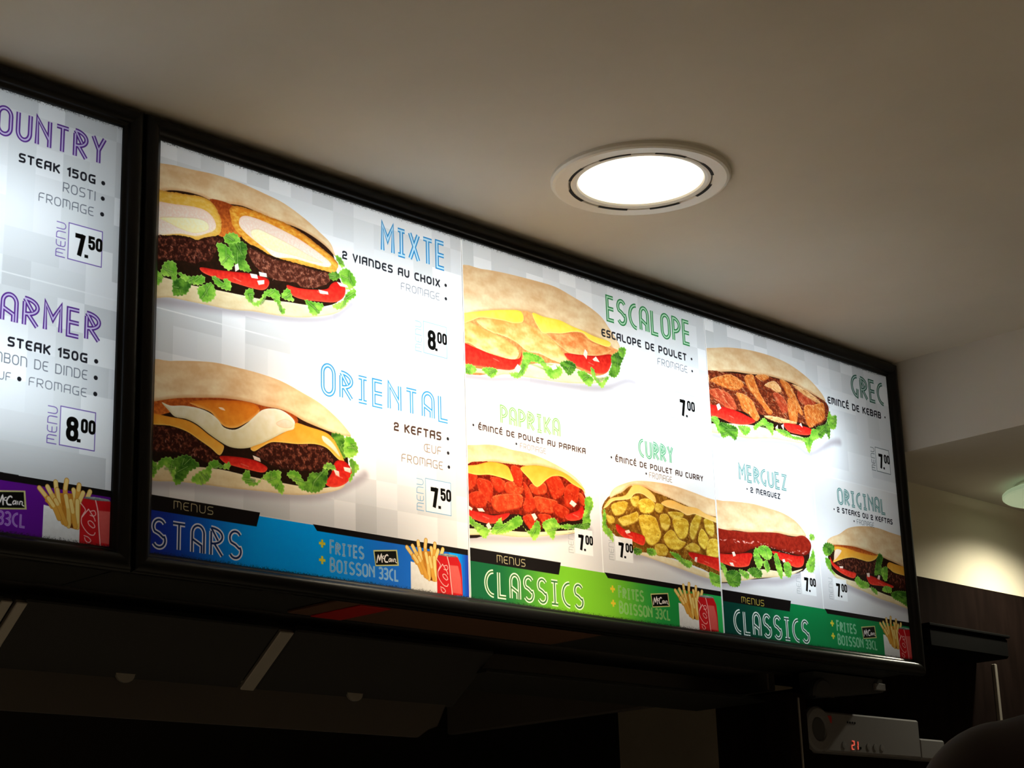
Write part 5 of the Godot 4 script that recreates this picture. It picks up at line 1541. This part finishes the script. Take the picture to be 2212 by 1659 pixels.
# a small spot with a round frosted glass hung just under the soffit
func soffit_light(at: Vector3, energy: float, place: String) -> void:
	var t := thing("soffit_spotlight", "spotlight with greenish frosted glass disc under the low soffit " + place, "ceiling light", at, "recessed downlights")
	put(lathe(PackedVector2Array([Vector2(0.1, 0.0), Vector2(0.1, -0.004), Vector2(0.096, -0.006), Vector2(0.07, -0.006), Vector2(0.066, 0.0)])), "trim_ring", mats.trim_white, t)
	var glass := lamp_mat("glass_glow", Color(0.86, 1.0, 0.80), 0.42)
	put(lathe(PackedVector2Array([Vector2(0.045, -0.014), Vector2(0.122, -0.014), Vector2(0.125, -0.0165), Vector2(0.125, -0.0225), Vector2(0.122, -0.025), Vector2(0.045, -0.025), Vector2(0.045, -0.014)])), "glass_disc", glass, t)
	for i in 3:
		var a := TAU * i / 3.0 + 0.5
		put(bevel_box(Vector3(0.005, 0.012, 0.005), 0.0008), "spacer_pin", mats.steel, t, Vector3(cos(a) * 0.085, -0.0095, sin(a) * 0.085))
	put(lathe(PackedVector2Array([Vector2(0.042, -0.004), Vector2(0.042, -0.020), Vector2(0.0001, -0.023)])), "lamp_bulb", mats.lamp_glass, t)
	var l := SpotLight3D.new()
	l.name = "spot_light"
	l.spot_angle = 77.0
	l.spot_angle_attenuation = 0.7
	l.light_color = Color(1.0, 0.97, 0.86)
	l.light_energy = energy
	l.light_size = 0.02
	l.spot_range = 12.0
	l.shadow_enabled = true
	t.add_child(l, true)
	l.position = Vector3(0, -0.027, 0)
	l.rotation.x = -PI / 2

func downlight(at: Vector3, label: String, glow: Material, r: float, energy: float, slots: bool) -> void:
	var t := thing("downlight", label, "ceiling light", at, "recessed downlights")
	var k := r / 0.119
	# flat trim ring with a rolled rim
	var trim := put(lathe(Transform2D(0, Vector2(k, k), 0, Vector2.ZERO) * PackedVector2Array([Vector2(0.119, 0.0), Vector2(0.119, -0.004), Vector2(0.1165, -0.0068), Vector2(0.113, -0.0078), Vector2(0.096, -0.0072), Vector2(0.0945, -0.0058), Vector2(0.0945, 0.0)])), "trim_ring", mats.trim_white, t)
	put(lathe(Transform2D(0, Vector2(k, k), 0, Vector2.ZERO) * PackedVector2Array([Vector2(0.0925, -0.0035), Vector2(0.0925, -0.0066), Vector2(0.0885, -0.0070), Vector2(0.0845, -0.0064), Vector2(0.0828, -0.004), Vector2(0.0828, 0.0)])), "lamp_holder_ring", mats.trim_white, t)
	if slots:
		for i in 8:
			var a := TAU * i / 8.0 + 0.2
			put(lathe(PackedVector2Array([Vector2(0.0925, -0.0069), Vector2(0.0925, -0.0074), Vector2(0.0965, -0.0077), Vector2(0.0965, -0.0069)]), 14, a, a + 0.46), "vent_slot", mats.trim_slot, trim)
	put(lathe(Transform2D(0, Vector2(k, k), 0, Vector2.ZERO) * PackedVector2Array([Vector2(0.0828, -0.0035), Vector2(0.077, -0.0052), Vector2(0.05, -0.0068), Vector2(0.0001, -0.0074)])), "lamp_glass", glow, t)
	var l := SpotLight3D.new()
	l.name = "downlight_light"
	l.spot_angle = 43.0
	l.spot_angle_attenuation = 0.8
	l.spot_range = 12.0
	l.light_size = 0.075 * k
	l.light_color = Color(1.0, 0.935, 0.81)
	l.light_energy = energy
	l.shadow_enabled = true
	t.add_child(l, true)
	l.position = Vector3(0, -0.010, 0)
	l.rotation.x = -PI / 2

# ------------------------------------------------------------------ kitchen extractor hood
func build_hood() -> void:
	var t := thing("extractor_hood", "dark steel extractor hood with sloping filters under the menu boards", "extractor hood", Vector3(0, UP - 0.653, -0.23))
	# local frame: x along the boards, y up from the trough's foot, z towards the room
	var top := Vector3(0, 0.126, 0.088)
	var low := Vector3(0, 0.0575, -0.002)
	var edges := [-0.98, -0.49, -0.082, 0.307, 0.69]
	var dirn := (low - top).normalized()
	for i in edges.size() - 1:
		var a: float = edges[i] + 0.014
		var b: float = edges[i + 1] - 0.014
		var f := put(bevel_box(Vector3(b - a, 0.012, top.distance_to(low)), 0.002), "grease_filter", mats.filter, t, (top + low) / 2.0 + Vector3((a + b) / 2.0, -0.008, 0))
		f.rotation.x = atan2(dirn.y, -dirn.z)
	for i in range(1, edges.size() - 1):
		for e in ([-1.0, 1.0] if i == 2 else [0.0]):
			var s := put(bevel_box(Vector3(0.014 if i == 2 else 0.022, 0.006, top.distance_to(low)), 0.001), "divider_strip", mats.steel, t, (top + low) / 2.0 + Vector3(edges[i] + e * 0.0095, -0.014, 0))
			s.rotation.x = atan2(dirn.y, -dirn.z)
	put(plate(PackedVector2Array([Vector2(-0.995, 0), Vector2(0.605, 0), Vector2(0.625, 0.012), Vector2(0.642, 0.017), Vector2(0.664, 0.0565), Vector2(-0.995, 0.0565)]), 0.006), "grease_trough", mats.steel_dark, t)
	put(bevel_box(Vector3(1.66, 0.0026, 0.008), 0.0008), "trough_lip", mats.steel, t, Vector3(-0.165, 0.0565, 0.0075))
	for x in [0.118, 0.485]:
		var p := PackedVector2Array([Vector2(-0.021, 0.003), Vector2(0.021, 0.003), Vector2(0.014, -0.003)])
		for i in 9: p.append(Vector2(cos(PI * i / 8.0) * 0.0135, -0.003 - sin(PI * i / 8.0) * 0.0105))
		put(plate(p, 0.004), "filter_handle", mats.steel, t, Vector3(x, 0.0555, 0.0085))
	put(bevel_box(Vector3(0.02, 0.14, 0.78), 0.002), "side_panel", mats.steel_dark, t, Vector3(1.335, 0.175, -0.31))
	put(bevel_box(Vector3(0.66, 0.006, 0.16), 0.001), "blanking_panel", mats.filter, t, Vector3(1.0, 0.09, 0.0))
	var b := thing("painted_reflection", "thin brown strip and red patch standing in for a kitchen reflection under the long light box", "reflection", Vector3(0.51, UP - 0.5187, -0.068))  # thin pieces coloured as the reflection in the glossy underside
	put(bevel_box(Vector3(0.48, 0.004, 0.104), 0.001), "reflection", mats.painted_reflection, b, Vector3(0.02, -0.002, 0))
	put(bevel_box(Vector3(0.05, 0.002, 0.098), 0.0005), "red_reflection", mats.red_plastic, b, Vector3(-0.16, -0.005, 0))  # red part of that painted reflection

# ------------------------------------------------------------------ on the brown wall
func seven_seg(st: SurfaceTool, digit: String, at: Vector3, w: float, h: float) -> void:
	var on: String = {"2": "abged", "1": "bc"}[digit]
	var t := h * 0.11
	var seg := {"a": [w / 2, h, w, t], "b": [w, h * 0.75, t, h / 2], "c": [w, h * 0.25, t, h / 2], "d": [w / 2, 0, w, t], "e": [0, h * 0.25, t, h / 2], "g": [w / 2, h / 2, w, t]}
	for s in on:
		var q: Array = seg[s]
		st.append_from(box(Vector3(q[2] - t * 0.25 if q[2] > q[3] else q[2], q[3] - t * 0.25 if q[3] > q[2] else q[3], 0.001)), 0, Transform3D(Basis(), at + Vector3(q[0] + q[1] * 0.12, q[1], 0)))

func build_wall_things() -> void:
	var z := -0.112
	# white unit with a dial and a lit figure
	var t := thing("control_unit", "white wall unit with round dial and red lit number 21", "appliance", Vector3(1.355, UP - 0.655, z))
	var face := put(bevel_box(Vector3(0.285, 0.066, 0.03), 0.003), "panel", mats.white_plastic, t, Vector3(0.165, 0.036, 0.015))
	put(bevel_box(Vector3(0.08, 0.036, 0.03), 0.003), "side_panel", mats.white_plastic, t, Vector3(0.346, 0.02, 0.015))
	var ring := put(lathe(PackedVector2Array([Vector2(0.0365, 0.0), Vector2(0.0365, 0.008), Vector2(0.033, 0.011), Vector2(0.021, 0.011), Vector2(0.0195, 0.008)]), 48), "dial_ring", mats.white_plastic, t, Vector3(0.0, 0.038, 0.026))
	ring.rotation.x = PI / 2
	var knob := put(lathe(PackedVector2Array([Vector2(0.0195, 0.0), Vector2(0.0195, 0.008), Vector2(0.017, 0.009), Vector2(0.0001, 0.009)]), 48), "dial_face", mats.grey_plastic, t, Vector3(0.0, 0.038, 0.026))
	knob.rotation.x = PI / 2
	put(bevel_box(Vector3(0.016, 0.012, 0.002), 0.0004), "red_badge", mats.red_plastic, face, Vector3(0.036 - 0.165, 0.0200, 0.0155))
	for i in 4: put(bevel_box(Vector3(0.003, 0.003, 0.0015), 0.0003), "indicator", mats.black_plastic, face, Vector3(0.09 + i * 0.007 - 0.165, 0.0180, 0.0155))
	for x in [0.075, 0.146, 0.166, 0.186]:
		var b := put(lathe(PackedVector2Array([Vector2(0.006, 0.0), Vector2(0.006, 0.0012), Vector2(0.0001, 0.0016)]), 24), "button", mats.white_plastic, face, Vector3(x - 0.165, -0.0200, 0.0150))
		b.rotation.x = PI / 2
	var st := SurfaceTool.new()
	st.begin(Mesh.PRIMITIVE_TRIANGLES)
	seven_seg(st, "2", Vector3(0.096, 0.010, 0.0308), 0.0065, 0.0135)
	seven_seg(st, "1", Vector3(0.107, 0.010, 0.0308), 0.0065, 0.0135)
	var led := lamp_mat("led_display", Color(1.0, 0.16, 0.08), 0.9)
	put(st.commit(), "led_display", led, face, Vector3(-0.165, -0.036, -0.015))
	put(bevel_box(Vector3(0.004, 0.004, 0.001), 0.0003), "indicator", mats.black_plastic, face, Vector3(0.122 - 0.165, -0.0230, 0.0155))
	# the unit above it, mostly hidden
	t = thing("control_unit", "white wall unit half hidden just under the long board", "appliance", Vector3(1.36, UP - 0.572, z))
	put(plate(PackedVector2Array([Vector2(0.0, 0.006), Vector2(0.2, 0.028), Vector2(0.2, 0.05), Vector2(0.0, 0.05)]), 0.03), "panel", mats.grey_plastic, t)
	put(bevel_box(Vector3(0.03, 0.012, 0.006), 0.001), "label_plate", mats.white_plastic, t, Vector3(0.185, 0.036, 0.033))
	ring = put(lathe(PackedVector2Array([Vector2(0.03, 0.0), Vector2(0.03, 0.008), Vector2(0.026, 0.011), Vector2(0.0001, 0.011)]), 32, PI, TAU), "dial_face", mats.grey_plastic, t, Vector3(0.012, 0.008, 0.03))
	ring.rotation.x = PI / 2
	# black cupboard and pale corner strip
	t = thing("wall_cupboard", "black wall cupboard on the brown panel right of the boards", "cupboard", Vector3(1.795, UP - 0.462, z))
	put(bevel_box(Vector3(0.27, 0.038, 0.07), 0.004), "body", mats.black_plastic, t, Vector3(0, 0.019, 0.035))
	put(bevel_box(Vector3(0.274, 0.005, 0.074), 0.001), "top_board", mats.black_plastic, t, Vector3(0, 0.0405, 0.037))
	var s := put(bevel_box(Vector3(0.008, 0.62, 0.008), 0.001), "corner_strip", mats.steel, self, Vector3(1.985, UP - 0.77, z + 0.004))
	s.set_meta("label", "thin pale metal strip down the brown wall")
	s.set_meta("category", "strip")
	t = thing("door_post", "dark post with thin bright edge under the long board", "post", Vector3(1.30, 0, -0.10))
	put(bevel_box(Vector3(0.05, UP - 0.56, 0.05), 0.003), "post", mats.brown_panel, t, Vector3(0, (UP - 0.56) / 2.0, 0))
	put(bevel_box(Vector3(0.003, UP - 0.57, 0.003), 0.0005), "edge_strip", mats.steel, t, Vector3(-0.0, (UP - 0.57) / 2.0, 0.0262))

# ------------------------------------------------------------------ the customer whose head shows
func capsule(p: Vector3, a: Vector3, b: Vector3, ra: float, rb: float) -> float:
	var d := b - a
	var t := clampf((p - a).dot(d) / d.length_squared(), 0.0, 1.0)
	return p.distance_to(a + d * t) - lerpf(ra, rb, t)

func nets(bones: Array, cell_: float, blend: float) -> ArrayMesh:
	var lo := Vector3.ONE * 1e9
	var hi := -lo
	for b in bones:
		for e in [[b[0], b[2]], [b[1], b[3]]]:
			lo = lo.min(e[0] - Vector3.ONE * (e[1] + 0.04))
			hi = hi.max(e[0] + Vector3.ONE * (e[1] + 0.04))
	var n := Vector3i(((hi - lo) / cell_).ceil()) + Vector3i.ONE
	var f := PackedFloat32Array()
	f.resize(n.x * n.y * n.z)
	f.fill(1.0)
	for b in bones:
		var m: float = maxf(b[2], b[3]) + 3.0 * cell_ + blend
		var s := Vector3i(((b[0].min(b[1]) - Vector3.ONE * m - lo) / cell_).floor()).clamp(Vector3i.ZERO, n - Vector3i.ONE)
		var e := Vector3i(((b[0].max(b[1]) + Vector3.ONE * m - lo) / cell_).ceil()).clamp(Vector3i.ZERO, n - Vector3i.ONE)
		for z in range(s.z, e.z + 1):
			for y in range(s.y, e.y + 1):
				for x in range(s.x, e.x + 1):
					var d := capsule(lo + Vector3(x, y, z) * cell_, b[0], b[1], b[2], b[3])
					var i := (z * n.y + y) * n.x + x
					var h := maxf(blend - absf(f[i] - d), 0.0) / blend
					f[i] = minf(f[i], d) - h * h * blend * 0.25
	var ids := {}
	var verts := PackedVector3Array()
	for z in n.z - 1:
		for y in n.y - 1:
			for x in n.x - 1:
				var sum := Vector3.ZERO
				var cnt := 0
				var v := []
				for k in 8:
					v.append(f[((z + (k >> 2)) * n.y + y + ((k >> 1) & 1)) * n.x + x + (k & 1)])
				for e in [[0, 1], [2, 3], [4, 5], [6, 7], [0, 2], [1, 3], [4, 6], [5, 7], [0, 4], [1, 5], [2, 6], [3, 7]]:
					var p: float = v[e[0]]
					var q: float = v[e[1]]
					if (p < 0.0) != (q < 0.0):
						var t := p / (p - q)
						sum += Vector3(e[0] & 1, (e[0] >> 1) & 1, e[0] >> 2).lerp(Vector3(e[1] & 1, (e[1] >> 1) & 1, e[1] >> 2), t)
						cnt += 1
				if cnt:
					ids[(z * n.y + y) * n.x + x] = verts.size()
					verts.append(lo + (Vector3(x, y, z) + sum / cnt) * cell_)
	var index := PackedInt32Array()
	var step := [1, n.x, n.x * n.y]
	for z in range(1, n.z - 1):
		for y in range(1, n.y - 1):
			for x in range(1, n.x - 1):
				var i := (z * n.y + y) * n.x + x
				for ax in 3:
					var a := f[i] < 0.0
					var b: bool = f[i + step[ax]] < 0.0
					if a == b: continue
					var u: int = step[(ax + 1) % 3]
					var w: int = step[(ax + 2) % 3]
					var q := [ids[i - u - w], ids[i - w], ids[i], ids[i - u]]
					if a: q.reverse()
					for k in [0, 1, 2, 0, 2, 3]: index.append(q[k])
	var st := SurfaceTool.new()
	st.begin(Mesh.PRIMITIVE_TRIANGLES)
	st.set_smooth_group(0)
	for k in index: st.add_vertex(verts[k])
	st.index()
	st.generate_normals()
	return st.commit()

func build_person() -> void:
	# standing with the back half turned, looking up at the boards
	var top := 2.52 - 0.7514
	var t := thing("person", "person with short dark hair in dark clothes below the long menu board", "person", Vector3(0.275, 0, 0.90))
	t.rotation.y = PI + 0.35
	var k := top / 1.80
	var J := func(x: float, y: float, z: float) -> Vector3: return Vector3(x, y, z) * k
	var body := []
	for s in [-1.0, 1.0]:
		body.append([J.call(s * 0.10, 0.93, 0.0), J.call(s * 0.105, 0.50, 0.015), 0.088 * k, 0.060 * k])
		body.append([J.call(s * 0.105, 0.50, 0.015), J.call(s * 0.11, 0.11, -0.01), 0.060 * k, 0.042 * k])
		body.append([J.call(s * 0.11, 0.045, -0.03), J.call(s * 0.125, 0.035, 0.15), 0.042 * k, 0.034 * k])
		body.append([J.call(s * 0.17, 1.45, -0.01), J.call(s * 0.235, 1.17, -0.03), 0.056 * k, 0.043 * k])
		body.append([J.call(s * 0.235, 1.17, -0.03), J.call(s * 0.225, 0.92, 0.04), 0.043 * k, 0.030 * k])
		body.append([J.call(s * 0.07, 1.42, -0.01), J.call(s * 0.165, 1.45, -0.01), 0.085 * k, 0.06 * k])
		# hand: palm, four fingers, thumb
		body.append([J.call(s * 0.225, 0.92, 0.04), J.call(s * 0.22, 0.84, 0.055), 0.026 * k, 0.03 * k])
		for q in 4:
			var fx := (q - 1.5) * 0.017
			body.append([J.call(s * 0.22, 0.83, 0.055 + fx), J.call(s * 0.212, 0.785, 0.062 + fx), 0.0095, 0.0085])
			body.append([J.call(s * 0.212, 0.785, 0.062 + fx), J.call(s * 0.2, 0.75 + absf(q - 1.5) * 0.006, 0.064 + fx), 0.0085, 0.0075])
		body.append([J.call(s * 0.215, 0.89, 0.065), J.call(s * 0.2, 0.84, 0.095), 0.012, 0.009])
	body.append([J.call(0, 0.97, 0.0), J.call(0, 1.18, 0.0), 0.135 * k, 0.125 * k])
	body.append([J.call(0, 1.18, 0.0), J.call(0, 1.40, -0.005), 0.125 * k, 0.13 * k])
	body.append([J.call(0, 1.46, -0.01), J.call(0, 1.60, 0.01), 0.058 * k, 0.052 * k])
	put(nets(body, 0.014, 0.045), "body", mats.jacket, t)
	var head := [[J.call(0, 1.705, -0.005), J.call(0, 1.70, 0.03), 0.078 * k, 0.07 * k], [J.call(0, 1.63, 0.035), J.call(0, 1.605, 0.055), 0.055 * k, 0.036 * k],
		[J.call(0, 1.56, 0.0), J.call(0, 1.64, 0.01), 0.05 * k, 0.052 * k], [J.call(0, 1.70, 0.098), J.call(0, 1.665, 0.116), 0.009, 0.014], [J.call(-0.018, 1.632, 0.087), J.call(0.018, 1.632, 0.087), 0.009, 0.009],
		[J.call(-0.04, 1.728, 0.086), J.call(0.04, 1.728, 0.086), 0.012, 0.012]]
	for s in [-1.0, 1.0]:
		head.append([J.call(s * 0.077, 1.70, -0.008), J.call(s * 0.08, 1.665, -0.002), 0.014, 0.009])
	put(nets(head, 0.005, 0.022), "head", mats.skin, t)
	var hair := [[J.call(0, 1.712, -0.018), J.call(0, 1.712, 0.02), 0.089 * k, 0.082 * k], [J.call(0, 1.69, -0.04), J.call(0, 1.62, -0.045), 0.072 * k, 0.05 * k]]
	put(nets(hair, 0.005, 0.03), "hair", mats.hair, t)
	for s in [-1.0, 1.0]:
		var eye := SphereMesh.new()
		eye.radius = 0.011
		eye.height = 0.022
		put(eye, "eye", mats.trim_white, t, J.call(s * 0.031, 1.705, 0.088))
